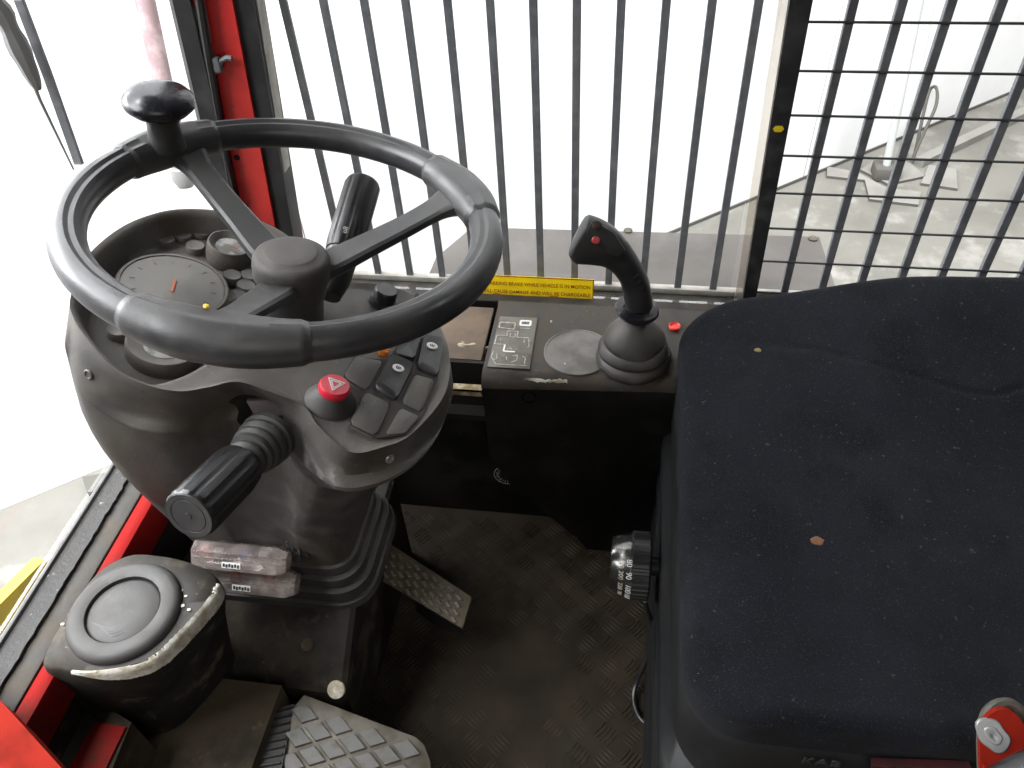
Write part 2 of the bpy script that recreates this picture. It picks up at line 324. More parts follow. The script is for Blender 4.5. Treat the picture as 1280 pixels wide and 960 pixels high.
bm = NB(); sweep(bm, [V(q)+V((0, 0, .012)) for q in ((-1.9932,1.7973,-0.95),(-2.0459,1.6679,-0.95),(-2.0606,1.5787,-0.95))], .008, 6); single('floor_rod', bm, M['boardedge'], 'thin straight grey rod on floor left of the dashboard', 'rod')
bm = NB(); prism(bm, [V(q)+V((0, 0, .03)) for q in ((-1.7804,1.4808,-0.95),(-1.6832,1.5153,-0.95),(-1.6453,1.4433,-0.95),(-1.7294,1.4211,-0.95))], (0, 0, -.028)); single('grey_slab', bm, M['boardedge'], 'small grey slab on floor just beyond the front sill', 'slab', smooth=0)
# pink tube and yellow bumper ahead of the windscreen
bm = NB(); a = V((-1.2,1.918,0.578)); b = V((-1.2,1.8325,0.2474)); d = b-a
sweep(bm, [a, a+d*1.5], [.024, .024], 14); pk = root('mast_tube', 'pale pinkish upright tube outside the windscreen behind the spinner knob', 'tube', a+d*1.5); part('tube', bm, M['pink'], pk)
bm = NB(); lathe(bm, a+d*1.5, d, [(.03, 0), (.03, .03), (.02, .05)], 14); part('end_cap', bm, M['grey'], pk)
bm = NB(); prism(bm, ((-0.8,0.3393,0.1937),(-0.8,0.3694,0.229),(-0.8,0.5379,0.1789),(-0.8,0.5366,0.1517),(-0.8,0.3576,0.1771)), (-.02, 0, 0), .002); single('yellow_bumper', bm, M['yelpaint'], 'flat yellow bumper plate outside the front sill at left', 'bumper')

# ------------------------------------------------------------------ cab shell
fl = NB(); b2(fl, (-.72, -.1, -.03), (.9, .98, 0)); fo = part('cab_floor', fl, M['floor'], None, 0); tagit(fo, 'dark worn five bar tread plate floor of the cab', 'floor', None, 'structure')
bm = NB()
for i in range(-16, 24):
    for j in range(3, 28):
        cx = -.06+.0365*i; cy = .0328*j
        if (i+j) % 2 or cx < -.52 or cx > .14 or cy > .82 or cy < .25: continue
        wear = math.exp(-(((cx+.125)/.10)**2+((cy-.50)/.13)**2))
        for q in range(2):
            ox, oy = (cx, cy) if q == 0 else (cx+.0365, cy)
            ang = R(52 if q == 0 else -38)
            dx, dy = math.cos(ang), math.sin(ang)
            for k in range(-2, 3):
                mx, my = ox-dy*k*.0058, oy+dx*k*.0058
                hl = .0145-.0012*abs(k)*.6; w = .0015; th = .0016*(1-.92*min(1, wear*1.3+.25*mnoise.noise(V((cx*30, cy*30, 0)))))
                if th < .0005: continue
                P = [(mx-dx*hl, my-dy*hl, 0), (mx+dy*w, my-dx*w, 0), (mx+dx*hl, my+dy*hl, 0), (mx-dy*w, my+dx*w, 0)]
                vb = [bm.verts.new(p) for p in P]
                t0 = bm.verts.new((mx-dx*hl*.7, my-dy*hl*.7, th)); t1 = bm.verts.new((mx+dx*hl*.7, my+dy*hl*.7, th))
                bm.faces.new((vb[0], vb[1], t0)); bm.faces.new((vb[1], vb[2], t1)); bm.faces.new((vb[1], t1, t0)); bm.faces.new((vb[2], vb[3], t1)); bm.faces.new((vb[3], t0, t1)); bm.faces.new((vb[3], vb[0], t0))
part('tread_lug', bm, M['lug'], fo, 0, kind='stuff', recalc=False)

# raised shelf at the driver's door side
sh = root('door_shelf', 'brown grimy raised shelf with red edging near the door', 'shelf', (-.5, .2, 0))
SZ = .15
bm = NB(); prism(bm, [(-.66, .05, SZ), (-.409, .05, SZ), (-.405, .303, SZ), (-.404, .41, SZ), (-.66, .41, SZ)], (0, 0, -SZ)); part('shelf_top', bm, M['shelf'], sh, 0)
bm = NB(); prism(bm, ((-0.5689,0.3059,0.237),(-0.5303,0.306,0.237),(-0.5304,0.2394,0.237),(-0.5726,0.2342,0.237)), (0, 0, -.003)); part('red_strip', bm, M['reddirty'], sh)
bm = NB(); prism(bm, ((-0.6568,0.3184,0.2335),(-0.5727,0.3285,0.2335),(-0.5281,0.3123,0.2335),(-0.5227,0.2294,0.2335),(-0.5875,0.2213,0.2335)), (0, 0, -.085)); part('step_block', bm, M['shelf'], sh, 0)
bm = NB(); prism(bm, ((-0.6474,0.3477,0.236),(-0.6509,0.2946,0.236),(-0.5749,0.2535,0.236),(-0.5592,0.3057,0.236),(-0.6146,0.3272,0.236)), (0, 0, -.002)); part('rubber_patch', bm, M['rubber'], sh)
bm = NB(); prism(bm, ((-0.6705,0.3012,0.365),(-0.5932,0.2703,0.365),(-0.488,0.213,0.365),(-0.4529,0.188,0.365),(-0.5947,0.1702,0.365)), (0, 0, -.05), .004); part('sill_corner', bm, M['redor'], sh, label='bright red corner plate')

# cab roof and rear bulkhead: out of view, added to darken the interior
rf = root('unseen_cab_roof', 'dark unseen roof panel added over the cab to block light', 'roof', (.15, .4, 1.62))
bm = NB(); b2(bm, (-.86, -.25, 1.62), (.98, 1.30, 1.66), .01); part('panel', bm, M['seal'], rf)  # overhang stretched to stop light from the lamps above
bm = NB(); b2(bm, (.94, -.25, .0), (.98, 1.0, 1.615), .004); part('unseen_bulkhead', bm, M['seal'], rf)

# front sill along the windscreen
fs = root('front_sill', 'front windscreen sill with perished rubber strip and red inner rail', 'sill', (-.62, .5, .0))
def railY(bm, x0, x1, z0, z1, y0=.10, y1=.93, bev=.003, jag=0):
    if not jag: return b2(bm, (x0, y0, z0), (x1, y1, z1), bev)
    n = int((y1-y0)/.006); rings = []
    for i in range(n+1):
        y = y0+(y1-y0)*i/n; j = jag*(mnoise.noise(V((y*90, 3, 1)))+.5*random.uniform(-1, 1)); k = jag*.5*mnoise.noise(V((y*60, 9, 5)))
        rings.append([V((x0, y, z0)), V((x1+j, y, z0)), V((x1+j*.8, y, z1+k)), V((x0, y, z1))])
    return loft(bm, rings)
FZ = .33
bm = NB(); railY(bm, -.662, -.6555, .0, FZ+.008); part('glass_channel', bm, M['trimgrey'], fs)
bm = NB(); railY(bm, -.655, -.629, .0, FZ+.003, jag=.0022); part('rubber_strip', bm, M['ragged'], fs, 0)
bm = NB(); railY(bm, -.634, -.603, .0, FZ-.002); part('worn_ledge', bm, M['sill'], fs)
bm = NB(); railY(bm, -.602, -.580, FZ-.055, FZ-.001, bev=.006); part('red_rail', bm, M['reddirty'], fs)
bm = NB(); railY(bm, -.602, -.586, .0, FZ-.0555, bev=0); part('inner_panel', bm, M['hump'], fs)
# windscreen pane
ws = root('windscreen', 'clear front windscreen pane left of the steering wheel', 'windscreen', (-.663, .5, FZ))
bm = NB(); prism(bm, [(-.664, .08, FZ+.006), (-.664, .915, FZ+.006), (-.555, .915, 1.30), (-.555, .08, 1.30)], (-.005, 0, -.0006)); part('pane', bm, M['glassclean'], ws, 0)

# corner pillar (leans with the windscreen)
pr_ = root('corner_pillar', 'red corner pillar between windscreen and side window with black seals', 'pillar', (-.57, .95, .3))
def slab(bm, bl, br, tl, tr, y0, y1, bev=.002, z0=.30):
    f = (z0-.30)/.85; bl, br = bl+(tl-bl)*f, br+(tr-br)*f
    # quad given by bottom/top x at z=.3 and z=1.15, thickness in y
    P = [V((bl, y0, z0)), V((br, y0, z0)), V((tr, y0, 1.15)), V((tl, y0, 1.15))]
    return prism(bm, P, (0, y1-y0, 0))
def pxl(pa, y, b, t): pass
bm = NB(); slab(bm, -0.5477, -0.5134, -0.4669, -0.4287, .95, .985); part('side_seal', bm, M['seal'], pr_)
bm = NB(); slab(bm, -0.5987, -0.5375, -0.4691, -0.4526, .945, .99, .004); rp = part('red_post', bm, M['red'], pr_)
bm = NB(); slab(bm, -0.5373, -0.5239, -0.4568, -0.4299, .952, .97)
bm.free()
bm = NB(); slab(bm, -0.5253, -0.5156, -0.4292, -0.4239, .957, .98); part('trim_strip', bm, M['paleedge'], pr_)
bm = NB(); slab(bm, -0.6087, -0.5807, -0.5192, -0.5006, .93, .99); part('windscreen_seal', bm, M['seal'], pr_)
bm = NB(); slab(bm, -0.6172, -0.6101, -0.5251, -0.5212, .935, .985); part('trim_strip', bm, M['alu'], pr_)
bm = NB(); slab(bm, -0.5423, -0.5298, -0.5372, -0.5235, .938, .96, z0=.80); part('inner_flange', bm, M['red'], pr_)
bm = NB(); sweep(bm, ((-0.5152,0.935,0.8604),(-0.5233,0.935,0.8082),(-0.5344,0.935,0.7415),(-0.5456,0.935,0.6677),(-0.5538,0.935,0.61),(-0.5656,0.935,0.5345),(-0.5768,0.935,0.4655)), .0055, 8); part('cable_run', bm, M['rubber'], pr_)
for p in ((-0.5444,0.9445,0.5967),(-0.5547,0.9445,0.5184),(-0.5265,0.9445,0.7356)):
    bm = NB(); lathe(bm, p, (0, -1, 0), [(.0042, -.002), (.0042, .001), (.002, .0015)], 10); part('rivet', bm, M['steel'], pr_)
bm = NB(); sweep(bm, ((-0.5371,0.938,0.7178),(-0.5264,0.938,0.7241),(-0.521,0.938,0.7344),(-0.5112,0.938,0.7385),(-0.5051,0.938,0.7375)), .0035, 6); box(bm, (-0.5277,0.938,0.7302), (.012, .01, .02), None, .003); part('clip', bm, M['bar'], pr_)

# wiper outside the windscreen
wp = root('windscreen_wiper', 'dark windscreen wiper outside the glass at upper left', 'wiper', (-0.68,0.8124,0.6586))
bm = NB(); sweep(bm, ((-0.68,0.8477,0.8792),(-0.68,0.8374,0.8417),(-0.68,0.8282,0.7606),(-0.68,0.8125,0.6563)), .0052, 8, sec=[(-1, -.5), (1, -.5), (1, .5), (-1, .5)]); part('arm', bm, M['bar'], wp)
bm = NB(); sweep(bm, ((-0.69,0.8196,0.8953),(-0.69,0.814,0.8348),(-0.69,0.815,0.7846),(-0.69,0.8104,0.7397),(-0.69,0.8109,0.6492)), [.004, .0045, .0035, .002, .0012], 8); part('blade', bm, M['grey'], wp)
bm = NB(); sweep(bm, crom(((-0.688,0.8065,0.8604),(-0.688,0.8127,0.8403),(-0.688,0.8134,0.8163),(-0.688,0.8134,0.7826),(-0.688,0.8132,0.751)), 3), [.009,.009,.010,.012,.012,.010,.010,.012,.012,.010,.009,.007,.004], 8); part('bridge', bm, M['grey'], wp)

# side window
YW = .95
sw = root('side_window', 'long side window with grimy sill and dusty glass behind joystick', 'window', (-.1, YW, .38))
bm = NB(); b2(bm, (-.57, .930, .30), (.75, .985, .374), .004); part('sill', bm, M['sill'], sw)
n = 220; rings = []
for i in range(n+1):
    x = -.57+1.32*i/n; j = .0022*mnoise.noise(V((x*120, 0, 0)))+.0012*random.uniform(-1, 1)
    rings.append([V((x, .918, .372)), V((x, .934, .372)), V((x, .934, .3765+j)), V((x, .918+abs(j), .3755+j*.5))])
bm = NB(); loft(bm, rings); b2(bm, (-.57, .917, .30), (.75, .93, .3715)); part('rubber_strip', bm, M['ragged'], sw, 0)
bm = NB(); b2(bm, (-.57, .9715, .374), (.75, .984, .384), .002); part('glass_channel', bm, M['paleedge'], sw)
bm = NB(); b2(bm, (-.545, .952, .375), (.150, .957, 1.30)); part('glass_pane', bm, M['glass'], sw, 0)
bm = NB(); prism(bm, ((0.1697,0.948,0.3842),(0.1876,0.948,0.3853),(0.1812,0.948,0.8363),(0.1566,0.948,0.8364)), (0, .014, 0), .001); part('seal_strip', bm, M['seal'], sw, label='black rubber edge of the sliding pane')
bm = NB(); prism(bm, ((0.1588,0.95,0.3819),(0.1712,0.95,0.3827),(0.1578,0.95,0.8358),(0.1454,0.95,0.8359)), (0, .0065, 0)); part('pane_edge', bm, M['paneedge'], sw, 0)
bm = NB(); lathe(bm, (0.1718,0.947,0.6547), (0, -1, .1), [(.0035, 0), (.004, .0006), (.0005, .0008)], 8, fn=lambda t, r, h: 1+.7*math.cos(t)**2); part('paint_fleck', bm, M['yelpaint'], sw)
# sticker
st = root('warning_sticker', 'yellow warning sticker with red lettering low on the side window', 'sticker', (-0.1332,0.9515,0.3895))
TL, TR, BR, BL = [V(p) for p in ((-0.2357,0.9512,0.4084),(-0.0461,0.9512,0.4105),(-0.0475,0.9512,0.3715),(-0.2455,0.9512,0.369))]
TL.z = TR.z-.0002; BL.z = BR.z
bm = NB(); prism(bm, [BL, BR, TR, TL], (0, .0006, 0)); part('sheet', bm, M['yellow'], st, 0)
hgt = TR.z-BR.z; xr = TR.x
for nm_, lo, hi in (('border', (TL.x, TR.z-.0022), (xr, TR.z-.0009)), ('border', (xr-.0022, BR.z+.0004), (xr-.0008, TR.z-.0009))):
    bm = NB(); b2(bm, (lo[0], .9508, lo[1]), (hi[0], .95135, hi[1])); part('border', bm, M['stickred'], st, 0)
for body, zf in (('PARKING BRAKE WHILE VEHICLE IS IN MOTION', .54), ('WILL CAUSE DAMAGE AND WILL BE CHARGEABLE', .16)):
    text('lettering', body, .0092, (xr-.0052, .9506, BR.z+hgt*zf), (1, 0, 0), (0, 0, 1), M['stickred'], st, .0001, .79, 'RIGHT', .00005)
for x0, x1 in ((xr-.0660, xr-.0535), (xr-.1535, xr-.1420)):
    bm = NB(); b2(bm, (x0, .9504, BR.z+hgt*.09), (x1, .9506, BR.z+hgt*.12)); part('underline', bm, M['stickred'], st, 0)

# guard of flat bars and wires outside the window
gd = root('window_guard', 'dark steel guard of upright bars and cross wires outside side window', 'guard', (0, .975, .3))
for k in range(0, 23):
    x = -.438+.0515*k
    bm = NB(); b2(bm, (x-.0051, .975, .30), (x+.0051, .981 if k < 12 else .984, 1.35), .0009, 1); part('bar', bm, M['bar'], gd)
for z in (.3295, .385, .4405, .4955, .5505, .605, .6595, .715, .7715, .827, .882):
    bm = NB(); sweep(bm, [(.176, .9735, z), (.75, .9735, z-.002)], .0016, 6); part('wire', bm, M['wire'], gd)

# ------------------------------------------------------------------ right-hand side console
sc_ = root('side_console', 'grimy black side console below window carrying the joystick', 'console', (0, .84, 0))
CZ = .39
bm = NB(); prof = [(.916, CZ-.10), (.916, CZ), (.775, CZ), (.765, CZ-.0025), (.758, CZ-.010), (.755, CZ-.018), (.760, CZ-.019), (.760, CZ-.10)]
xs = [-.184, -.182, .25]
loft(bm, [[V((x, y+(x+.09)*.06*(y < .8), z)) for y, z in prof] for x in (-.184, .25)]); part('top_panel', bm, M['consoletop'], sc_)
bm = NB(); pz = [ (.25, .4515), (-.183, .4515), (-.182, .23), (-.15, .155), (-.05, .03), (-.035, 0), (.25, 0)]
prism(bm, [V((x, .7545+(x+.09)*.06, z-.08 if z > .3 else z)) for x, z in pz], (0, .004, 0)); fp = part('front_panel', bm, M['steel'], sc_)
bm = NB(); lathe(bm, (-0.1201,0.752,0.3575), (0, -1, 0), [(.0105, -.003), (.0105, .0012), (.0085, .0014), (.0075, -.0012)], 20); part('grommet_hole', bm, M['gloss'], sc_)
bm = NB(); b2(bm, (-.62, .817, 0), (.0, .83, .34), .002); part('back_panel', bm, M['steel'], sc_, label='recessed dark panel behind the footwell')
# round printed dial on the recessed panel
DC = V((-0.1721,0.8155,0.107))
bm = NB(); lathe(bm, DC, (0, -1, 0), [(.0218, 0), (.0218, .0005), (.0003, .0005)], 40); part('dial_disc', bm, M['steel'], sc_)
bm = NB(); lathe(bm, DC, (0, -1, 0), [(.0212, .0), (.0222, .0), (.0222, .0009), (.0212, .0009), (.0212, .0)], 40); part('dial_ring', bm, M['greyprint'], sc_)
for i in range(24):
    a = 2*math.pi*i/24
    bm = NB(); d = V((math.cos(a), 0, math.sin(a))); box(bm, DC+d*(.016)+V((0, -.0006, 0)), (.006 if i % 2 else .003, .0006, .0012), Matrix.Rotation(-a, 3, 'Y')); part('dial_mark', bm, M['greyprint'], sc_, 0)
# brown tray, cavity with foam
bm = NB(); b2(bm, (-.40, .79, CZ-.012), (-.190, .905, CZ-.004), .002); part('cover_plate', bm, M['brownplate'], sc_, label='brown cover plate left of the decal')
bm = NB(); b2(bm, (-.40, .913, .30), (-.186, .917, CZ+.001), .001); part('back_lip', bm, M['steel'], sc_)
bm = NB(); b2(bm, (-.42, .765, .29), (-.186, .785, .30)); b2(bm, (-.42, .785, .29), (-.186, .79, CZ-.006)); part('cavity', bm, M['steel'], sc_)
bm = NB()
bmesh.ops.create_icosphere(bm, subdivisions=4, radius=1)
for v in bm.verts:
    d = 1+.35*mnoise.noise(v.co*2.2)+.12*mnoise.noise(v.co*7)
    v.co = V((-0.2183,0.8197,0.375)) + V((v.co.x*.026*d, v.co.y*.012*d, v.co.z*.012*d))
part('foam_lump', bm, M['foam'], sc_)
bm = NB(); b2(bm, (-.40, .755, CZ-.040), (-.186, .757, CZ-.030)); b2(bm, (-.40, .755, CZ-.032), (-.186, .768, CZ-.030)); part('bracket_strip', bm, M['foam'], sc_)
# decal plate with the shift pattern
A, B, C_, D = [V(p) for p in ((-0.1769,0.8782,0.391),(-0.1223,0.8792,0.391),(-0.1204,0.7719,0.391),(-0.1782,0.7714,0.391))]
bm = NB(); prism(bm, [D, C_, B, A], (0, 0, .0012), .0004); dp = part('decal_plate', bm, M['decal'], sc_)
def dpt(u, v, h=.0016): p = A.lerp(B, u).lerp(D.lerp(C_, u), v); return V((p.x, p.y, .391+h))
def dline(pts, w=.0007, mat='greyprint'):
    bm = NB()
    for (a, b) in zip(pts, pts[1:]):
        p, q = dpt(*a), dpt(*b); x, y, z = frame(q-p); box(bm, (p+q)/2, (w*2, .0005, (q-p).length), Matrix((x, y, z)).transposed())
    part('pattern_line', bm, M[mat], dp, 0)
dline([(.30, .30), (.30, .40), (.04, .40), (.04, .57), (.3, .57)]); dline([(.30, .30), (.56, .30)]); dline([(.56, .3), (.56, .42), (.86, .42), (.9, .6), (.84, .6)]); dline([(.3, .57), (.3, .70), (.58, .70)], .0011, 'white')
dline([(.05, .13), (.45, .13), (.45, .26), (.05, .24), (.05, .13)], .0009); dline([(.58, .08), (.84, .08), (.84, .17), (.58, .17), (.58, .08)], .0014, 'white'); dline([(.6, .23), (.84, .23)], .0008)
dline([(.38, .34), (.38, .42), (.5, .42), (.5, .34)]); dline([(.16, .46), (.16, .5)]); dline([(.76, .46), (.76, .52)]); dline([(.38, .66), (.44, .63), (.5, .66)])
dline([(.06, .70), (.04, .82), (.2, .96)]); dline([(.06, .78), (.16, .76), (.18, .86), (.1, .86)]); dline([(.4, .80), (.42, .86)]); dline([(.54, .78), (.66, .76), (.66, .86), (.54, .9)]); dline([(.78, .78), (.86, .8), (.86, .92)]); dline([(.2, .95), (.92, .95)], .0006)
for (u, v) in ((.38, .2), (.7, .12)):
    bm = NB(); lathe(bm, dpt(u, v), (0, 0, 1), [(.0013, 0), (.0013, .0006)], 8); part('pattern_dot', bm, M['black'], dp)
# round hole cover
bm = NB(); lathe(bm, (-0.0593,0.8134,0.3902), (0, 0, 1), [(.0465, -.002), (.0465, .0010), (.0445, .0016), (.0435, .0008), (.0005, .0008)], 48); part('round_cover', bm, M['greyplate'], sc_)
bm = NB(); lathe(bm, (0.0714,0.8748,0.3905), (0, 0, 1), [(.0075, 0), (.0085, .004), (.007, .005), (.0055, .003), (.0005, .0025)], 20); part('red_plug', bm, M['redplug'], sc_)
def patch(poly_a, poly_b, h, m, jag, name, parent, nrm=(0, 0, 1)):
    # irregular chip lying on a surface between two polylines
    bm = NB(); a = crom(poly_a, 8); b = crom(poly_b, 8); nv = V(nrm)
    r0 = []; 
    for i, (p, q) in enumerate(zip(a, b)):
        k = (q-p); j0 = jag*mnoise.noise(V((i*.7, 2.3, jag*100)))+jag*.4*random.uniform(-1, 1); j1 = jag*mnoise.noise(V((i*.7, 8.1, jag*50)))+jag*.4*random.uniform(-1, 1)
        p2 = p+k*j0; q2 = q-k*j1
        r0.append([p2, p2+nv*h*.6+k*.1, (p2+q2)/2+nv*h, q2+nv*h*.6-k*.1, q2])
    loft(bm, r0, closed=False)
    bmesh.ops.recalc_face_normals(bm, faces=bm.faces)
    return part(name, bm, m, parent, 60)
patch(((-0.1259,0.7556,0.3905),(-0.1078,0.7565,0.3905),(-0.0864,0.7561,0.3905),(-0.0685,0.757,0.3905)), ((-0.1262,0.7569,0.387),(-0.1076,0.754,0.387),(-0.0862,0.7537,0.387),(-0.0683,0.7553,0.387)), .0012, M['cream'], .5, 'paint_chip', sc_)
for p in ((-0.102,0.8737,0.391),(0.0853,0.8449,0.391),(-0.0745,0.787,0.391)):
    bm = NB(); bmesh.ops.create_icosphere(bm, subdivisions=1, radius=.0016, matrix=Matrix.Translation(V(p))); part('paint_fleck', bm, M['white'], sc_)

# joystick
js = root('joystick', 'black pistol grip joystick with red button on pleated gaiter', 'joystick', (0.0161,0.801,0.39))
gb = V((0.016,0.8041,0.39))
top = V((0.0137,0.8,0.4662))
prof = [(.048, 0), (.0505, .003), (.0505, .008), (.046, .014), (.0435, .0155), (.0465, .018), (.0465, .022), (.041, .029), (.0385, .031), (.041, .033), (.039, .039), (.029, .052), (.018, .062), (.011, .067)]
bm = NB(); H = top.z-gb.z; rings = []
for r, h in prof:
    f = h/.067; c = gb.lerp(V((top.x, top.y, gb.z)), f*f) + V((0, 0, h/.067*H))
    rings.append([c + V((math.cos(t), math.sin(t), 0))*(r*(1+.02*math.sin(3*t+h*200))) for t in [2*math.pi*i/48 for i in range(48)]])
loft(bm, rings); part('gaiter', bm, M['gaiter'], js, 60)
bm = NB(); lathe(bm, (0.016,0.803,0.477), (.12, 0, 1), [(.012, -.012), (.014, -.006), (.026, -.003), (.0285, .002), (.027, .006), (.020, .008)], 36); part('collar', bm, M['gloss'], js)
edges_ = (((0.0354,0.805,0.4871),(0.0004,0.805,0.4848)),((0.0279,0.805,0.5219),(-0.0062,0.805,0.5187)),((0.0123,0.805,0.5535),(-0.0138,0.805,0.5342)),((-0.0024,0.805,0.5771),(-0.027,0.805,0.5467)),((-0.0173,0.805,0.5944),(-0.0446,0.805,0.5493)),((-0.0326,0.805,0.6047),(-0.0622,0.805,0.5496)),((-0.0468,0.805,0.6107),(-0.07,0.805,0.5575)))
bm = NB(); rings = []
hw = [.0185, .0175, .0175, .0185, .020, .020, .018]
for (a, b), w in zip(edges_, hw):
    a, b = V(a), V(b); c = (a+b)/2; d = (a-b)/2
    rings.append([c + d*math.copysign(abs(math.cos(t))**.75, math.cos(t)) + V((0, w, 0))*math.copysign(abs(math.sin(t))**.75, math.sin(t)) for t in [2*math.pi*i/28 for i in range(28)]])
ri = [[crom([r[i] for r in rings], 5)[k] for i in range(28)] for k in range(5*(len(rings)-1)+1)]
c = sum(ri[-1], V())/28; dd = (V(edges_[-1][0])+V(edges_[-1][1])-V(edges_[-2][0])-V(edges_[-2][1])).normalized()
ri.append([p.lerp(c, .12)+dd*.003 for p in ri[-1]]); ri.append([p.lerp(c, .4)+dd*.004 for p in ri[-2]])
loft(bm, ri); hd = part('grip', bm, M['black'], js, 50)
fpz = [V(p) for p in ((-0.042,0.7875,0.6189),(-0.0168,0.7875,0.6028),(-0.0037,0.7875,0.5801),(-0.0088,0.7875,0.5695),(-0.0259,0.7875,0.5732),(-0.046,0.7875,0.5881),(-0.0491,0.7875,0.6046))]
bm = NB(); prism(bm, fpz, (0, -.0022, .0012), .0012); part('face_plate', bm, M['grip'], js, label='matt grey-black face plate with two buttons')
bm = NB(); lathe(bm, (-0.0376,0.785,0.5936), (.1, -1, .5), [(.0052, -.002), (.0052, .001), (.0040, .0024), (.0005, .0026)], 16); part('button', bm, M['redf'], js, label='red thumb button')
bm = NB(); lathe(bm, (-0.0372,0.785,0.6133), (.1, -1, .5), [(.0056, -.002), (.0056, .001), (.0044, .002), (.0005, .0022)], 16); part('button', bm, M['shelf'], js, label='dull brown thumb button')
for p, q in (((0.0104,0.7885,0.5285),(0.0178,0.79,0.5339)),((0.0139,0.7885,0.5189),(0.0213,0.79,0.5244)),((0.0165,0.7885,0.5092),(0.0239,0.79,0.5147)),((0.008,0.7885,0.5381),(0.0143,0.79,0.5433)),((0.019,0.7885,0.5005),(0.0255,0.79,0.5048))):
    bm = NB(); sweep(bm, [p, q], .0012, 6); part('grip_rib', bm, M['black'], js)

# ------------------------------------------------------------------ dashboard pod
PN = V((0.3609,0.1002,0.9272)); PP = V((-0.334,0.5895,0.605))
px_, py_, pz_ = frame(PN, (0, 1, 0))
px_, py_ = (px_ if px_.x > 0 else -px_), None
py_ = PN.cross(px_)
def psurf(p):            # world -> pod plane coords
    d = V(p)-PP; return d.dot(px_), d.dot(py_), d.dot(PN)
pod = root('dashboard_pod', 'dusty black dashboard pod with gauges and switches under steering wheel', 'dashboard', (-.43, .59, .25))
R2 = crom(((-0.5075,0.5188,0.6888),(-0.5252,0.5755,0.6896),(-0.5252,0.6422,0.6823),(-0.5089,0.6923,0.6706),(-0.484,0.7207,0.6578),(-0.4481,0.7381,0.642),(-0.4071,0.7429,0.6212),(-0.3554,0.7185,0.5994),(-0.3159,0.6962,0.5864),(-0.2856,0.7083,0.5733),(-0.2505,0.7127,0.5592),(-0.2145,0.6853,0.5481),(-0.1876,0.6327,0.5434),(-0.1781,0.5653,0.5469),(-0.1947,0.4951,0.561),(-0.2148,0.4661,0.5719),(-0.2356,0.4485,0.582),(-0.2555,0.4561,0.5889),(-0.2743,0.4687,0.5948),(-0.2921,0.4859,0.5999),(-0.3216,0.4878,0.6133),(-0.3492,0.4857,0.6264),(-0.3647,0.464,0.6391),(-0.3833,0.4482,0.6481),(-0.409,0.4443,0.6585),(-0.4385,0.4516,0.6692),(-0.4738,0.4775,0.6801),(-0.4939,0.4968,0.6859)), 6, True); R3 = crom(((-0.5119,0.4992,0.6624),(-0.5292,0.5755,0.6346),(-0.5292,0.6422,0.6273),(-0.5089,0.6923,0.6206),(-0.484,0.7207,0.6078),(-0.4481,0.7381,0.592),(-0.4071,0.7429,0.5712),(-0.3554,0.7185,0.5494),(-0.3159,0.6962,0.5364),(-0.2856,0.7083,0.5233),(-0.2505,0.7127,0.5092),(-0.2145,0.6853,0.4981),(-0.1876,0.6327,0.4934),(-0.1825,0.5515,0.5124),(-0.1965,0.4985,0.5236),(-0.2171,0.4641,0.5353),(-0.2384,0.4447,0.5457),(-0.2552,0.4381,0.553),(-0.2752,0.4463,0.5523),(-0.2933,0.4573,0.5581),(-0.3286,0.4902,0.5543),(-0.3703,0.5058,0.5613),(-0.3928,0.4905,0.5717),(-0.408,0.4708,0.5797),(-0.428,0.4595,0.5888),(-0.462,0.457,0.6023),(-0.4909,0.4592,0.6241),(-0.5067,0.4786,0.6432)), 6, True)
nA = len(R2)
ctr3 = V((-0.3598,0.567,0.569)); nc = V((-.4335, .5925, .25))
def neck_at(a, grow=0, z=.25):
    hx, hy, r = .1045+grow, .0675+grow, .03+grow*.7
    poly = rrect(nc.x-hx, nc.x+hx, nc.y-hy, nc.y+hy, r, 6)
    best = None; d = (math.cos(a), math.sin(a))
    for (p, q) in zip(poly, poly[1:]+poly[:1]):
        ax_, ay_, bx_, by_ = p[0]-nc.x, p[1]-nc.y, q[0]-nc.x, q[1]-nc.y
        ex, ey = bx_-ax_, by_-ay_; den = d[0]*ey-d[1]*ex
        if abs(den) < 1e-9: continue
        t = (ax_*ey-ay_*ex)/den; s = (ax_*d[1]-ay_*d[0])/den
        if t > 0 and -1e-6 <= s <= 1.000001: best = t
    return V((nc.x+d[0]*best, nc.y+d[1]*best, z))
ang = [math.atan2(p.y-ctr3.y, p.x-ctr3.x) for p in R3]
neck = [neck_at(a) for a in ang]
rings = []
for t, w0 in [(q, sstep(-.12, 1.12, q)*.95/.936 if q < 1 else 1.0) for q in (1, .93, .86, .78, .70, .62, .54, .46, .38, .30, .22, .14)]:
    rg = []
    for p, q in zip(R3, neck):
        lf = sstep(-.34, -.46, p.x); rf = sstep(-.36, -.24, p.x); w = (1-rf)*w0+rf*w0**.62; w2 = w*(1-lf)+w**1.5*lf; ox = -.034*lf*math.sin(math.pi*t**.85)**.9
        rg.append(V((p.x*(1-w2)+q.x*w2+ox, p.y*(1-w)+q.y*w, p.z*(1-t)+q.z*t)))
    rings.append(rg)
cmid = sum(R3, V())/nA
outd = [(V((p.x-cmid.x, p.y-cmid.y, 0))).normalized() for p in R3]
fr = [max(0.0, min(1.0, -.05-d.y*1.35))*sstep(-.515, -.44, p.x) for p, d in zip(R3, outd)]
rings.append([p+d*(.0100*k)+V((0, 0, -.0055*k)) for p, d, k in zip(R3, outd, fr)])      # shoulder under the band
rings.append([p+d*(.0088*k)+V((0, 0, -.0012*k)) for p, d, k in zip(R3, outd, fr)])
rings.append([p+d*.0010*k+V((0, 0, .0008*k)) for p, d, k in zip(R3, outd, fr)])
rings.append([p.lerp(q, .10)-d*.0055*k for p, q, d, k in zip(R3, R2, outd, fr)])
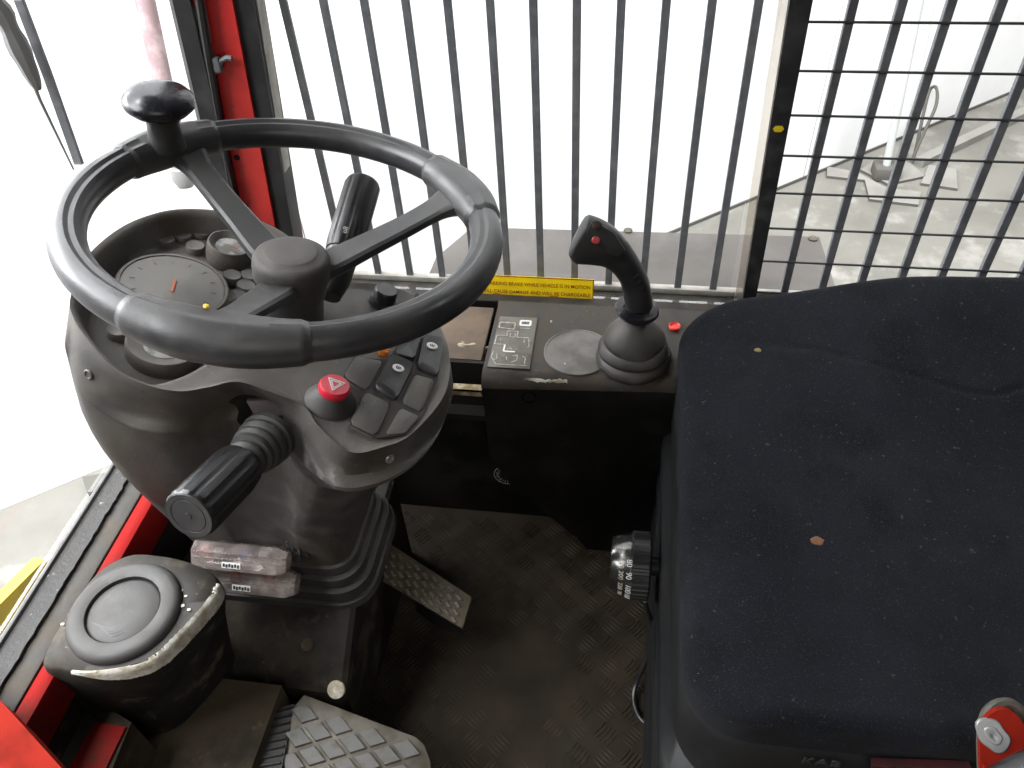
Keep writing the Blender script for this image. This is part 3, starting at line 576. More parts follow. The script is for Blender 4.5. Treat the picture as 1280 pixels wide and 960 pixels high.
rings.append([p.lerp(q, .35)-d*.0080*k for p, q, d, k in zip(R3, R2, outd, fr)])
rings.append([p.lerp(q, .65)-d*.0060*k for p, q, d, k in zip(R3, R2, outd, fr)])
rings.append([p.lerp(q, .86)-d*.0012*k for p, q, d, k in zip(R3, R2, outd, fr)])
rings.append([p.lerp(q, .955)-d*.001 for p, q, d in zip(R3, R2, outd)])
c2 = sum(R2, V())/nA
TC = V((-0.4573,0.6122,0.629)); tx, ty, _ = psurf(TC)
def topz(p):
    # height over the pod plane of the top face
    x, y, z = psurf(p)
    r = math.sqrt(((x-tx)/.080)**2 + ((y-ty+.028)/.160)**2)
    return r
def topface(s):
    out = []
    for p, d in zip(R2, outd):
        q = c2.lerp(p, s); x, y, z = psurf(q)
        left = sstep(.06, -.02, x)                       # binnacle side
        zz = z*s**2
        r = topz(q)
        da = (1-s)*(p-c2).length
        dep = .026*min(sstep(.003, .017, da), 1-sstep(.84, 1.02, r))
        edge = (1-s)*.18
        drop = min(.004, edge*.25)*(1-left*.4) + dep
        out.append(PP + px_*x + py_*y + PN*(zz-drop))
    return out
rings.append(R2)
s = .985
for k in range(46):
    rings.append(topface(s)); s -= .0215
    if s < .02: break
bm = NB(); loft(bm, rings)
bmesh.ops.recalc_face_normals(bm, faces=bm.faces)
shell = part('shell', bm, M['pod'], pod, 50)
# lever opening cut through the front
cut = NB(); HP = V((-0.3462,0.4932,0.5608))
box(cut, HP-V((0, 0, 0)), (.056, .08, .052), Matrix.Rotation(R(-8), 3, 'Y') @ Matrix.Rotation(R(20), 3, 'X'), .006)
cme = bpy.data.meshes.new('cut'); cut.to_mesh(cme); cut.free(); co_ = bpy.data.objects.new('cut', cme); COL.objects.link(co_)
md = shell.modifiers.new('open', 'BOOLEAN'); md.operation = 'DIFFERENCE'; md.solver = 'FAST'; md.object = co_
sm = shell.location.copy(); bpy.context.view_layer.update()
dg = bpy.context.evaluated_depsgraph_get()
co_.parent = None
nm_ = bpy.data.meshes.new_from_object(shell.evaluated_get(dg)); shell.modifiers.clear()
if len(nm_.vertices) > 1000: shell.data = nm_
bpy.data.objects.remove(co_)
bm = NB(); box(bm, HP+V((.002, .012, .012)), (.032, .004, .022), Matrix.Rotation(R(-8), 3, 'Y'), .001); part('opening_bracket', bm, M['grey'], pod)
# pod helper: point on plane + offset
ROCK = {}
def seat_on(p, h=0): return V(p)+PN*h
def psbox(name, quad, h, mat, parent=pod, inset=.0015, rock=None, label=None):
    q = [V(p) for p in quad]; c = sum(q, V())/4
    r0 = [p-PN*.004 for p in q]; r1 = [p+PN*h*.7 for p in q]; r2 = [p+(c-p).normalized()*inset+PN*h for p in q]
    def rr(ring, k=.12):   # rounded corners
        out = []
        for i, p in enumerate(ring):
            a, b = ring[i-1], ring[(i+1) % 4]
            for t in (0, .5, 1):
                u = p.lerp(a, k); w = p.lerp(b, k); out.append(u.lerp(p, .6*t if t < 1 else 0).lerp(w, 0 if t == 0 else (.5 if t == .5 else 1)))
        return out
    bm = NB(); R_ = [rr(r0), rr(r1), rr(r2)]
    if rock:   # rocker: far end raised, near pressed; quad order far-left, far-right, near-right, near-left
        far = (q[0]+q[1])/2; near = (q[2]+q[3])/2; dv = near-far; Ln = dv.length; dv.normalize()
        for ring in R_[1:]:
            for i, p in enumerate(ring):
                t = (p-far).dot(dv)/Ln; ring[i] = p+PN*rock*(1-t)
        cc = sum(R_[2], V())/len(R_[2])
        R_.append([p.lerp(cc, .35)-PN*.0006 for p in R_[2]])
        R_.append([p.lerp(cc, .7)-PN*.0016 for p in R_[2]])
    loft(bm, R_); o_ = part(name, bm, mat, parent, 50, label)
    if rock: nn = (PN*Ln+dv*rock).normalized(); ROCK[o_.name] = (far+dv*Ln*.30+PN*(h+rock*.70-.0004), nn, dv)
    return o_
bm = NB(); prism(bm, ((-0.2716,0.5732,0.5827),(-0.2443,0.5849,0.5708),(-0.2394,0.5976,0.5675),(-0.2366,0.6332,0.5626),(-0.2195,0.6405,0.5551),(-0.1981,0.6458,0.5462),(-0.1886,0.5806,0.5496),(-0.1913,0.5238,0.5568),(-0.1995,0.4902,0.5636),(-0.2219,0.474,0.5741),(-0.2488,0.4792,0.584),(-0.2483,0.5271,0.5786),(-0.272,0.5389,0.5866)), PN*.0009); part('switch_recess', bm, M['recess'], pod, 0)
blank = 'blank_cover'
psbox(blank, ((-0.2705,0.5734,0.582),(-0.2443,0.5803,0.5711),(-0.2464,0.5309,0.5772),(-0.2716,0.54,0.5861)), .0032, M['pod'])
psbox(blank, ((-0.2476,0.5284,0.578),(-0.2218,0.5222,0.5686),(-0.223,0.4754,0.5741),(-0.249,0.481,0.5836)), .0032, M['pod'])
psbox(blank, ((-0.2122,0.5765,0.559),(-0.1914,0.578,0.5507),(-0.1933,0.5255,0.5572),(-0.2137,0.5296,0.5646)), .0030, M['pod'])
psbox(blank, ((-0.2126,0.5222,0.565),(-0.1933,0.5188,0.5579),(-0.1998,0.4914,0.5634),(-0.2164,0.4809,0.571)), .0026, M['pod'])
r1 = psbox('rocker_switch', ((-0.239,0.5896,0.568),(-0.2154,0.5864,0.5592),(-0.2181,0.5286,0.5665),(-0.2429,0.5379,0.5751)), .0045, M['switch'], rock=.0055, label='black rocker switch with white oval symbol, nearest the driver')
r2_ = psbox('rocker_switch', ((-0.2178,0.6388,0.5545),(-0.1976,0.6433,0.5461),(-0.1892,0.5833,0.5493),(-0.2127,0.5873,0.558)), .0045, M['switch'], rock=.005, label='black rocker switch with white oval symbol at the pod edge')
psbox('rocker_switch', ((-0.2358,0.637,0.5617),(-0.219,0.6381,0.555),(-0.2167,0.5955,0.5587),(-0.2379,0.5945,0.567)), .006, M['black'], rock=.004, label='plain black rocker switch in the middle row')
psbox('rocker_switch', ((-0.2437,0.7068,0.5572),(-0.2235,0.6978,0.5503),(-0.2211,0.6553,0.554),(-0.2389,0.6569,0.5607)), .006, M['black'], rock=.004, label='plain black rocker switch furthest from the driver')
psbox('indicator_lens', ((-0.2545,0.6019,0.5727),(-0.2441,0.6095,0.5679),(-0.2431,0.5957,0.5689),(-0.2515,0.5936,0.5725)), .003, M['orange'])
for rk in (r1, r2_):
    c, nn, dv = ROCK[rk.name]; ey = dv; ex = ey.cross(nn).normalized()
    bm = NB(); ring0 = [c+ex*math.cos(t)*.0062+ey*math.sin(t)*.0050 for t in [2*math.pi*i/28 for i in range(28)]]
    loft(bm, [[p-nn*.001 for p in ring0], [p+nn*.0003 for p in ring0], [c+(p-c)*.95+nn*.0005 for p in ring0]]); part('symbol_plate', bm, M['white'], rk)
    bm = NB(); rot_ = Matrix((ex, ey, nn)).transposed()
    for k in (-1, 0, 1): box(bm, c+nn*.0006+ex*.0019*k, (.0008, .0056-.0016*abs(k), .0003), rot_)
    box(bm, c+nn*.0006, (.0062, .0008, .0003), rot_); box(bm, c+nn*.0006+ey*.002, (.003, .0008, .0003), rot_); part('symbol_mark', bm, M['black'], rk, 0)
# hazard button
hb = V((-0.2742,0.5047,0.5866))
bm = NB(); lathe(bm, hb, PN, [(.0250, -.004), (.0250, .002), (.0232, .005), (.0180, .012), (.0145, .016)], 36); hz = part('hazard_button', bm, M['rubber'], pod)
bm = NB(); lathe(bm, hb+PN*.0145, PN, [(.0135, 0), (.0150, .003), (.0150, .0075), (.0135, .010), (.0003, .0104)], 36); part('cap', bm, M['hazard'], hz)
def tri(r, w, c):
    bm = NB(); P = [c+px_*(-r*.95)+py_*(r*.65), c+px_*(r*.95)+py_*(r*.65), c-py_*r*1.1]
    for a, b in zip(P, P[1:]+P[:1]):
        x, y, z = frame(b-a, PN); box(bm, (a+b)/2, (w, .0004, (b-a).length+w*.8), Matrix((x, y, z)).transposed())
    return bm
part('triangle', tri(.0082, .0010, hb+PN*.0252), M['white'], hz, 0); part('triangle', tri(.0050, .0008, hb+PN*.0252), M['white'], hz, 0)
# round knob behind the column
kb = V((-0.2712,0.6832,0.5683))
bm = NB(); lathe(bm, kb, PN, [(.0165, -.002), (.0165, .002), (.0135, .004), (.0130, .016), (.0115, .018), (.0003, .0182)], 28); part('turn_knob', bm, M['black'], pod)
# binnacle: gauges
FLOOR = -.036
def gauge(c, r, h, face, nang, inner=.88, depth=.006, nlen=.7):
    bm = NB(); c = V(c); H_ = .012+h
    lathe(bm, c-PN*.012, PN, [(r*1.04, 0), (r*1.04, H_-.003), (r*1.0, H_), (r*.95, H_), (r*inner, H_-depth), (.0004, H_-depth)], 56)
    g = part('gauge', bm, M['pod'], pod)
    bm = NB(); lathe(bm, c, PN, [(r*inner*.985, h-depth-.0005), (r*inner*.985, h-depth+.0006), (r*inner*.6, h-depth+.0014), (.0004, h-depth+.0018)], 56); part('dial_face', bm, M[face], g)
    d = px_*math.cos(R(nang))+py_*math.sin(R(nang)); p = c+PN*(h-depth+.0022); ri = r*inner
    x, y, z = frame(d, PN); bm = NB(); box(bm, p+d*ri*(nlen-.3)*.5, (ri*.055, .0006, ri*nlen), Matrix((x, y, z)).transposed()); part('needle', bm, M['needle'], g, 0)
    for k in range(11):
        a = R(220-26*k); dd = px_*math.cos(a)+py_*math.sin(a); x, y, z = frame(dd, PN)
        bm = NB(); box(bm, p+dd*ri*.78-PN*.0006, (ri*.02, .0004, ri*.10), Matrix((x, y, z)).transposed()); part('tick', bm, M['dial'], g, 0)
    return g
gauge((-0.4609,0.6014,0.6423), .0530, .001, 'dial', -76, .95, .0015, .40)
gauge((-0.4427,0.6924,0.6243), .0235, .010, 'dialw', -12, .66, .006, .8)
gauge((-0.4341,0.517,0.6345), .0330, .008, 'dialw', 8, .56, .006, .7)
for p in ((-0.507,0.6799,0.6426),(-0.4973,0.6976,0.6369),(-0.4847,0.7141,0.6302),(-0.4787,0.6857,0.6309),(-0.4283,0.6568,0.6145),(-0.4141,0.6676,0.6078),(-0.4107,0.6479,0.6086),(-0.411,0.6273,0.6109),(-0.4186,0.6199,0.6147),(-0.4781,0.5204,0.6486)):
    bm = NB(); lathe(bm, p, PN, [(.0098, -.006), (.0098, .0018), (.0090, .0030), (.0082, .0026), (.0003, .0026)], 24); part('warning_lamp', bm, M['dial'], pod)
from mathutils.bvhtree import BVHTree
bv = BVHTree.FromPolygons([v.co+ORG[shell.name] for v in shell.data.vertices], [tuple(q.vertices) for q in shell.data.polygons])
for eye, thru, m_ in ((V((0,0,1.13)), V((-0.213,0.4721,0.549)), 'screwm'), (V((0,0,1.13)), V((-0.4805,0.4661,0.643)), 'pod')):
    p, nr, _, _ = bv.ray_cast(eye, (thru-eye).normalized())
    bm = NB(); lathe(bm, p, nr, [(.0052, -.002), (.0052, .0008), (.0042, .0016), (.0034, .0016), (.0030, .0006), (.0003, .0006)], 18); part('screw', bm, M[m_], pod)
# bellows boot round the neck
def ring_of(grow, z): return [neck_at(2*math.pi*i/96, grow, z) for i in range(96)]
bm = NB(); seq = [(-.004, .262), (.006, .258), (.007, .246), (.003, .243), (.013, .241), (.014, .228), (.009, .225), (.020, .222), (.022, .206), (.016, .203), (.024, .200), (.026, .190)]
loft(bm, [ring_of(g, z) for g, z in seq]); part('column_boot', bm, M['rubber'], pod, 35)
# torn foam beside the fuse boxes
bm = NB(); bmesh.ops.create_icosphere(bm, subdivisions=4, radius=1)
for v in bm.verts:
    d = 1+.5*mnoise.noise(v.co*2.6)+.2*mnoise.noise(v.co*8); v.co = V((-0.3876,0.52,0.2909))+V((v.co.x*.014*d, v.co.y*.007*d, v.co.z*.020*d))
part('torn_edge', bm, M['rubber'], pod)

# fuse boxes
def fuse(pos, w, label, cols):
    r = root('fuse_box', label, 'fuse box', pos, 'clear fuse boxes on the dashboard neck')
    c = V(pos); hx = w/2
    hexs = [(-.013, .006), (-.006, .0165), (.010, .0165), (.013, 0), (.010, -.0165), (-.008, -.0165)]
    hexs = [(y*.643+z*.766, -y*.766+z*.643) for y, z in hexs]
    def sec(x, k=1): return [c+V((x, y*k, z*k)) for y, z in hexs]
    bm = NB(); loft(bm, [sec(-hx), sec(hx-.012), sec(hx, .72)]); part('cover', bm, M['clear'], r, 0)
    for i, (m_, fx) in enumerate(cols):
        bm = NB(); b2(bm, (c.x+fx*hx-.006, c.y-.004, c.z-.010), (c.x+fx*hx+.006, c.y+.006, c.z+.010), .001); part('fuse', bm, M[m_], r)
    fn_ = V((0, -.794, .608)); fd = V((0, -.608, -.794)); rt_ = Matrix((V((1, 0, 0)), fd, fn_)).transposed(); top_ = c+V((0, -.013*.643+.006*.766, .013*.766+.006*.643))
    for q in (.001, .008): 
        bm = NB(); box(bm, top_+fd*q+fn_*.0005, (w*.96, .0012, .0012), rt_); part('ridge', bm, M['clear'], r, 0)
    bm = NB(); box(bm, top_+fd*.0155+fn_*.0006-V((.008, 0, 0)), (.024, .0075, .0006), rt_); lb = part('paper_tag', bm, M['white'], r, 0)
    for k in range(6):
        bm = NB(); box(bm, top_+fd*(.0155+.0008*(k % 2))+fn_*.0011+V((-.0172+.0037*k, 0, 0)), (.0026, .0042, .0003), rt_); part('tag_mark', bm, M['black'], lb, 0)
fuse((-0.4476,0.498,0.3018), 0.1212, 'clear fuse box with blue fuse, upper of the two', [('greyf', -.45), ('blue', .1), ('greyf', .5), ('redf', -.75)])
fuse((-0.4423,0.49,0.2645), 0.1202, 'clear fuse box with red fuse, lower of the two', [('redf', -.35), ('reddirty', .4)])

# stalk levers
def stalk(a, b, r, name, label, gaiter_from=None, marks=False):
    a, b = V(a), V(b); d = (b-a).normalized(); Ln = (b-a).length
    rt = root(name, label, 'stalk lever', a, 'stalk levers on the steering column')
    n = 72; bm = NB()
    def fl(t, rr, h): return 1-.05*(1 if (math.sin(t*11) > .35) else 0) if rr > r*.93 else 1
    g0 = Ln*.24 if gaiter_from else .0
    prof = [(r*.70, g0), (r*.93, g0+.002), (r*.98, g0+.010), (r, g0+.016), (r, Ln-.004), (r*.92, Ln-.0008)]
    lathe(bm, a, d, prof, n, fn=fl); hg = part('handle', bm, M['black'], rt, 30)
    bm = NB(); lathe(bm, a, d, [(r*.92, Ln-.003), (r*.90, Ln+.0006), (r*.70, Ln+.0006), (r*.69, Ln+.0001), (r*.66, Ln+.0001), (r*.65, Ln+.0006), (r*.14, Ln+.0006), (r*.13, Ln+.0012), (.0003, Ln+.0012)], 48); part('end_cap', bm, M['grip'], rt, 30)
    if gaiter_from:
        pr2 = [(.0290, -.034), (.0295, -.025), (.0258, -.0225), (.0286, -.017), (.0282, -.012), (.0240, -.009), (.0268, -.0045), (.0262, 0), (.0225, .002), (.0245, .006), (.0238, .010), (.0185, .012), (.0212, .016), (.0200, .020), (.0155, .0225), (.0170, .026), (.0150, .030), (.0118, .032), (.0118, g0+.006)]
        bm = NB(); lathe(bm, a, d, [(r_*.90, h_*.8) if h_ < 0 or r_ > .012 else (r_, h_) for r_, h_ in pr2], 40); part('gaiter', bm, M['rubber'], rt, 60)
    else:
        bm = NB(); lathe(bm, a-d*.035, d, [(r*.55, -.02), (r*.80, 0), (r*.86, .030), (r*.88, .036)], 32); part('collar', bm, M['black'], rt)
    return rt, d
stalk((-0.3301,0.445,0.5785), (-0.3417,0.3478,0.6075), .0236, 'column_stalk', 'fluted black stalk lever with round end cap pointing at the driver', True)
s2, d2 = stalk((-0.3086,0.6877,0.6281), (-0.3044,0.7787,0.6614), .0205, 'column_stalk', 'upright fluted black stalk lever standing behind the wheel spoke')
text('symbol', 'o8', .008, (-0.3012,0.6937,0.6513), (0.0907,0.9187,0.3845), (-.9, .3, .3), M['greyprint'], s2)

# ------------------------------------------------------------------ steering wheel
WC = V((-0.313,0.6,0.7294)); WN = V((0.1724,0.0878,0.9811))
wu = V((0, 1, 0)).cross(WN).normalized(); wv = WN.cross(wu)
def wp_(r, deg, h=0): a = R(deg); return WC+(wu*math.cos(a)+wv*math.sin(a))*r+WN*h
wh = root('steering_wheel', 'dusty black three spoke steering wheel with spinner knob', 'steering wheel', WC-WN*.12)
RT, RM = .0155, .1845
def rimsec(k=1.0, flat=0.0):
    out = []
    for i in range(24):
        t = 2*math.pi*i/24; c, s_ = math.cos(t), math.sin(t)
        rr = 1.0 - (.13 if 62 < (i*15) % 360 < 80 else 0)       # groove along the top inner edge
        out.append((c*rr*k, s_*rr*k*(1-flat)))
    return out
def arc_sweep(d0, d1, n, scale, closed=False):
    rings = []
    for i in range(n+(0 if closed else 1)):
        f = i/n; deg = d0+(d1-d0)*f; a = R(deg); rad = wu*math.cos(a)+wv*math.sin(a); c = WC+rad*RM
        kx, kz = scale(f)
        rings.append([c - rad*(x*RT*kx) + WN*(y*RT*kz) for x, y in rimsec()])
    bm = NB()
    if closed:
        vr = [[bm.verts.new(p) for p in r] for r in rings]; vr.append(vr[0])
        for a_, b_ in zip(vr, vr[1:]):
            for i in range(24): bm.faces.new((a_[i], a_[(i+1) % 24], b_[(i+1) % 24], b_[i]))
        return bm
    return loft(bm, rings)
part('rim', arc_sweep(0, 360, 120, lambda f: (1, 1), True), M['rim'], wh, 30)
def gsc(f):
    e = min(f, 1-f); k = sstep(0, .05, e); w = sstep(0, .40, e)
    return (1.03+.16*k+.26*w, 1.03+.13*k+.12*w)
for d0, d1 in ((133, 166), (20, 56), (-110, -66)):
    part('rim_grip', arc_sweep(d0, d1, 60, gsc), M['grip'], wh, 40)
def spoke(deg, hub_deg):
    secs = []
    for r, h, w, t in ((.026, -.060, .034, .014), (.045, -.054, .035, .014), (.075, -.043, .031, .013), (.115, -.028, .028, .012), (.145, -.015, .029, .012), (.160, -.008, .036, .014), (.172, -.004, .046, .018), (.182, -.003, .052, .02)):
        c = wp_(r, deg, h); a = R(deg); rad = wu*math.cos(a)+wv*math.sin(a); tan = WN.cross(rad)
        ring = [c + tan*x*w + WN*y*t for x, y in [(-.5, -.25), (-.42, -.5), (.42, -.5), (.5, -.25), (.5, .30), (.40, .5), (.30, .5), (0, .44), (-.30, .5), (-.40, .5), (-.5, .30)]]
        secs.append(ring)
    rr = [[crom([s_[i] for s_ in secs], 4)[k] for i in range(len(secs[0]))] for k in range(4*(len(secs)-1)+1)]
    bm = NB(); loft(bm, rr); part('spoke', bm, M['grip'], wh, 35)
for dg_ in (146, 37, -91): spoke(dg_, dg_)
bm = NB(); lathe(bm, WC, WN, [(.030, -.150), (.030, -.085), (.033, -.080), (.0335, -.068), (.035, -.0665), (.0352, -.060)], 48); part('hub', bm, M['grip'], wh, 35)
bm = NB(); lathe(bm, WC, WN, [(.0345, -.066), (.0368, -.062), (.0373, -.050), (.0366, -.0435), (.0345, -.0395), (.0310, -.0372), (.0262, -.0362), (.0250, -.0350), (.0235, -.0342), (.012, -.0336), (.0003, -.0334)], 56); part('hub_cap', bm, M['cap'], wh, 40)
kn = V((-0.4618,0.68,0.7606)); kt = V((-0.4538,0.6756,0.8004)); kd = (kt-kn).normalized(); kl = (kt-kn).length
bm = NB(); lathe(bm, kn, (WN+kd*.6), [(.0185, -.004), (.0178, .002), (.0160, .008), (.0152, kl*.55), (.0172, kl*.75), (.020, kl*.82)], 36); kk = part('spinner_knob', bm, M['black'], wh)
bm = NB(); lathe(bm, kn, (WN+kd*.6), [(.017, kl*.78), (.027, kl*.84), (.0325, kl*.97), (.0335, kl*1.06), (.0325, kl*1.15), (.028, kl*1.27), (.019, kl*1.36), (.010, kl*1.39), (.0003, kl*1.395)], 48); part('disc', bm, M['gloss'], kk, 60)
bm = NB(); bmesh.ops.create_icosphere(bm, subdivisions=3, radius=1)
for v in bm.verts: v.co = V((-0.3105,0.4308,0.7623))+(wu*v.co.x+wv*v.co.y)*(.0024*(1+.6*mnoise.noise(v.co*3)))+WN*v.co.z*.0012
part('paint_spot', bm, M['yelpaint'], wh)

# ------------------------------------------------------------------ floor hump with vent, lower box
hu = root('vent_cover', 'grimy black corner cover with round air vent beside red rail', 'vent cover', (-.53, .40, .2))
HZ = .345
outl = crom(((-0.5917,0.324,0),(-0.5666,0.3179,0),(-0.5388,0.3176,0),(-0.5018,0.3255,0),(-0.4725,0.3398,0),(-0.4562,0.3675,0),(-0.4437,0.3979,0),(-0.4363,0.4249,0),(-0.4475,0.4467,0),(-0.4807,0.4592,0),(-0.5186,0.465,0),(-0.5627,0.4613,0),(-0.5892,0.431,0),(-0.5962,0.3766,0)), 6, True)
cH = sum(outl, V())/len(outl)
def hr(k, z, dx=0, dy=0): return [cH.lerp(p, k)+V((dx, dy, z)) for p in outl]
bm = NB(); loft(bm, [hr(.98, .130, -.046, .004), hr(1.01, .27, -.016, .002), hr(1.02, .320), hr(1.015, .333), hr(1.0, .341), hr(.97, HZ), hr(.6, HZ+.001), hr(.2, HZ+.001)]); part('cover', bm, M['hump'], hu, 60)
vc = V((-0.528,0.3882,0.347))
bm = NB(); lathe(bm, vc, (0, 0, 1), [(.0620, -.004), (.0620, .002), (.0590, .0065), (.0540, .0085), (.0440, .0080), (.0410, .0070), (.0402, .003), (.0402, .001)], 64); vt = part('air_vent', bm, M['rubber'], hu, 50)
bm = NB(); lathe(bm, vc, (0, 0, 1), [(.0402, -.001), (.0402, .0020), (.0375, .0038), (.015, .0048), (.0003, .0050)], 56); part('flap', bm, M['rubber'], vt, 60)
for k in range(4):
    a = vc+V((-.008+.004*k, -.022-.003*k, .0042)); bm = NB(); sweep(bm, crom([a+V((-.02+.003*k, .004, -.0005)), a, a+V((.02-.003*k, .006, -.0005))], 5), .0007, 5); part('louvre', bm, M['black'], vt)
bm = NB(); rows = []
ka, kb2 = int(1.6*6), int(7.6*6)
for q in range((kb2-ka)*4+1):
    f_ = ka+q/4; i0 = int(f_); p = outl[i0 % len(outl)].lerp(outl[(i0+1) % len(outl)], f_-i0); t = q/((kb2-ka)*4)
    wdt = (.012+.040*sstep(.15, .6, t))*sstep(0, .25, t)*(1-.5*sstep(.92, 1, t)); j1 = mnoise.noise(V((q*.11, 2, 3)))*.5+.25*mnoise.noise(V((q*.4, 5, 3))); j2 = mnoise.noise(V((q*.09, 7, 8)))*.4+.25*mnoise.noise(V((q*.5, 1, 8)))
    def at_(k, z, e=.0012): v = cH.lerp(p, k); d = (p-cH).normalized(); return V((v.x, v.y, z))+d*e*(1 if k > .99 else 0)+V((0, 0, e))
    k0 = .985-wdt*(.9+j1); 
    rows.append([at_(k0, HZ+.0002-.0006, .0004), at_(k0+.012, HZ-.0005+.0008 if k0 < .95 else HZ-.002), at_(.985-.02*(1-sstep(0, .22, t)), .3432), at_(1.001-.016*(1-sstep(0, .22, t)), .3405+.002*(1-sstep(0, .22, t))), at_(1.004+.006*sstep(0, .22, t), .341-.006*sstep(0, .22, t)), at_(1.006+.0095*sstep(0, .22, t), .340-.010*sstep(0, .22, t)-.006*(1+j2)*sstep(0, .3, t))])
loft(bm, rows, closed=False); bmesh.ops.recalc_face_normals(bm, faces=bm.faces); part('worn_edge', bm, M['cream'], hu, 60)
for p in ((-0.5911,0.3662,0.347),(-0.4663,0.4031,0.347),(-0.4679,0.4151,0.347),(-0.4765,0.4213,0.347),(-0.4569,0.3992,0.347)):
    bm = NB(); bmesh.ops.create_icosphere(bm, subdivisions=1, radius=random.uniform(.0012, .0035), matrix=Matrix.Translation(V(p)) @ Matrix.Diagonal((1.4, 1, .3, 1))); part('paint_fleck', bm, M['cream'], hu)

lb = root('column_plinth', 'black sloping column base plate with screws between vent and pedal', 'column base', (-.42, .5, 0))
bm = NB()
Lx0, Lx1 = -.60, -.325
prof = [(.72, .196), (.515, .196), (.500, .193), (.428, .142), (.416, .128), (.413, .10), (.420, 0)]
loft(bm, [[V((x+(.004 if x < -.4 else 0), y+ (.006 if x < -.4 else 0), z)) for y, z in prof+[(.72, 0)]] for x in (Lx0, Lx1-.006)]+[[V((Lx1, y+.004 if y < .7 else y, z-.004 if z > .01 else z)) for y, z in prof+[(.72, 0)]]]); part('base_plate', bm, M['plinth'], lb, 30)
sn = V((0, -.578, .816))
def on_slope(p): return p
for p, r, m_ in ((V((-0.3829,0.4608,0.1652)), .0075, 'shelf'), (V((-0.337,0.4191,0.1357)), .0095, 'cream')):
    bm = NB(); lathe(bm, p, sn, [(r*1.25, -.002), (r*1.2, .0012), (r, .0022), (r*.6, .0030 if r > .008 else .0018), (.0003, .0030 if r > .008 else .0018)], 20); part('screw_cap', bm, M[m_], lb)

# pedals
fp_ = root('brake_pedal', 'far worn metal pedal with diamond tread beside column boot', 'pedal', (-.26, .60, 0), 'metal foot pedals')
q = [V(p) for p in ((-0.3481,0.6601,0.135),(-0.1917,0.5922,0.1),(-0.1995,0.5496,0.0833),(-0.3314,0.5999,0.11))]
pn = (q[1]-q[0]).cross(q[3]-q[0]).normalized(); pn = pn if pn.z > 0 else -pn
bm = NB(); prism(bm, [p-pn*.006 for p in q], pn*.006, .0015); part('pad', bm, M['pedalold'], fp_)
def bil(q, u, v): return q[0].lerp(q[1], u).lerp(q[3].lerp(q[2], u), v)
for i in range(10):
    for j in range(4):
        u = .08+.09*i; v = .16+.22*j+(.08 if i % 2 else 0)
        if v > .93 or u > .95: continue
        c = bil(q, u, v); e1 = (q[1]-q[0]).normalized(); e2 = (q[3]-q[0]).normalized(); bm = NB()
        prism(bm, [c-e1*.0066, c-e2*.0050, c+e1*.0066, c+e2*.0050], pn*.0034, .001); part('stud', bm, M['pedal'], fp_, 0)
bm = NB(); a = bil(q, .2, .6)-pn*.008; b = bil(q, .88, .6)-pn*.008
sweep(bm, crom([a+V((0, 0, -.01)), a.lerp(b, .4)-V((0, 0, .034)), a.lerp(b, .75)-V((0, 0, .040)), b-V((0, 0, .008))], 6), .010, 10); part('arm', bm, M['steel'], fp_)
bm = NB(); sweep(bm, [a-V((0, 0, .006)), a+V((-.03, .05, -.06)), a+V((-.06, .10, -.08))], .012, 10); part('pivot', bm, M['steel'], fp_)
bm = NB(); prism(bm, [bil(q, .45, 1.02)-pn*.004, bil(q, 1.0, 1.02)-pn*.004, bil(q, .98, 1.02)-V((0, 0, .028)), bil(q, .6, 1.02)-V((0, 0, .040)), bil(q, .42, 1.02)-V((0, 0, .03))], (0, .004, 0)); part('skirt', bm, M['steel'], fp_)

np_ = root('accelerator_pedal', 'near worn metal pedal with large square studs at bottom', 'pedal', (-.30, .36, 0), 'metal foot pedals')
PZ = V((.17, -.12, 1)).normalized(); PC = V((-0.3028,0.365,0.12))
pts = ((-0.3759,0.4072,0.1375),(-0.2259,0.3827,0.1091),(-0.2144,0.3762,0.1063),(-0.203,0.3595,0.1024),(-0.1861,0.3085,0.0934),(-0.3763,0.2503,0.1187),(-0.3841,0.3409,0.1309),(-0.3836,0.3918,0.137))
bm = NB(); prism(bm, [V(p)-PZ*.010 for p in pts], PZ*.010, .002); part('pad', bm, M['pedal'], np_)
q = [V(p) for p in ((-0.3759,0.4072,0.1375),(-0.205,0.3798,0.1052),(-0.223,0.2358,0.0909),(-0.3782,0.2418,0.118))]
def inside(p, poly):
    c = False; n = len(poly)
    for i in range(n):
        a, b = poly[i], poly[i-1]
        if (a.y > p.y) != (b.y > p.y) and p.x < (b.x-a.x)*(p.y-a.y)/(b.y-a.y)+a.x: c = not c
    return c
pp_ = [V(p) for p in pts]
cp = sum(pp_, V())/len(pp_); shr = [cp.lerp(p, .90) for p in pp_]
g1 = V((0.8639,0.5037,0)); g1 = (g1-PZ*g1.dot(PZ)).normalized(); g2 = PZ.cross(g1)
o0 = V((-0.3449,0.3784,0.1288))
e1 = V((0.0374,0.0262,-0.0032))
e2 = V((0.0297,-0.0073,-0.0059))
A1 = V((0.018,0.0169,-0.001)); A2 = V((0.0256,-0.0126,-0.0059))
s0 = V((-0.3457,0.3667,0.1275))
A1 = V((0.0222,0.0112,-0.0024)); A2 = V((0.0224,-0.0172,-0.0059))
for i in range(-5, 9):
    for j in range(-5, 8):
        c = s0+A1*i+A2*j
        u, v = A1*.375, A2*.375
        if not all(inside(c+(u*a+v*b)*.90, pp_) for a in (-1, 1) for b in (-1, 1)): continue
        bm = NB()
        loft(bm, [[c+(-u-v)*1.12, c+(u-v)*1.12, c+(u+v)*1.12, c+(v-u)*1.12], [c-u-v+PZ*.004, c+u-v+PZ*.004, c+u+v+PZ*.004, c+v-u+PZ*.004]]); part('stud', bm, M['stud'], np_, 0)
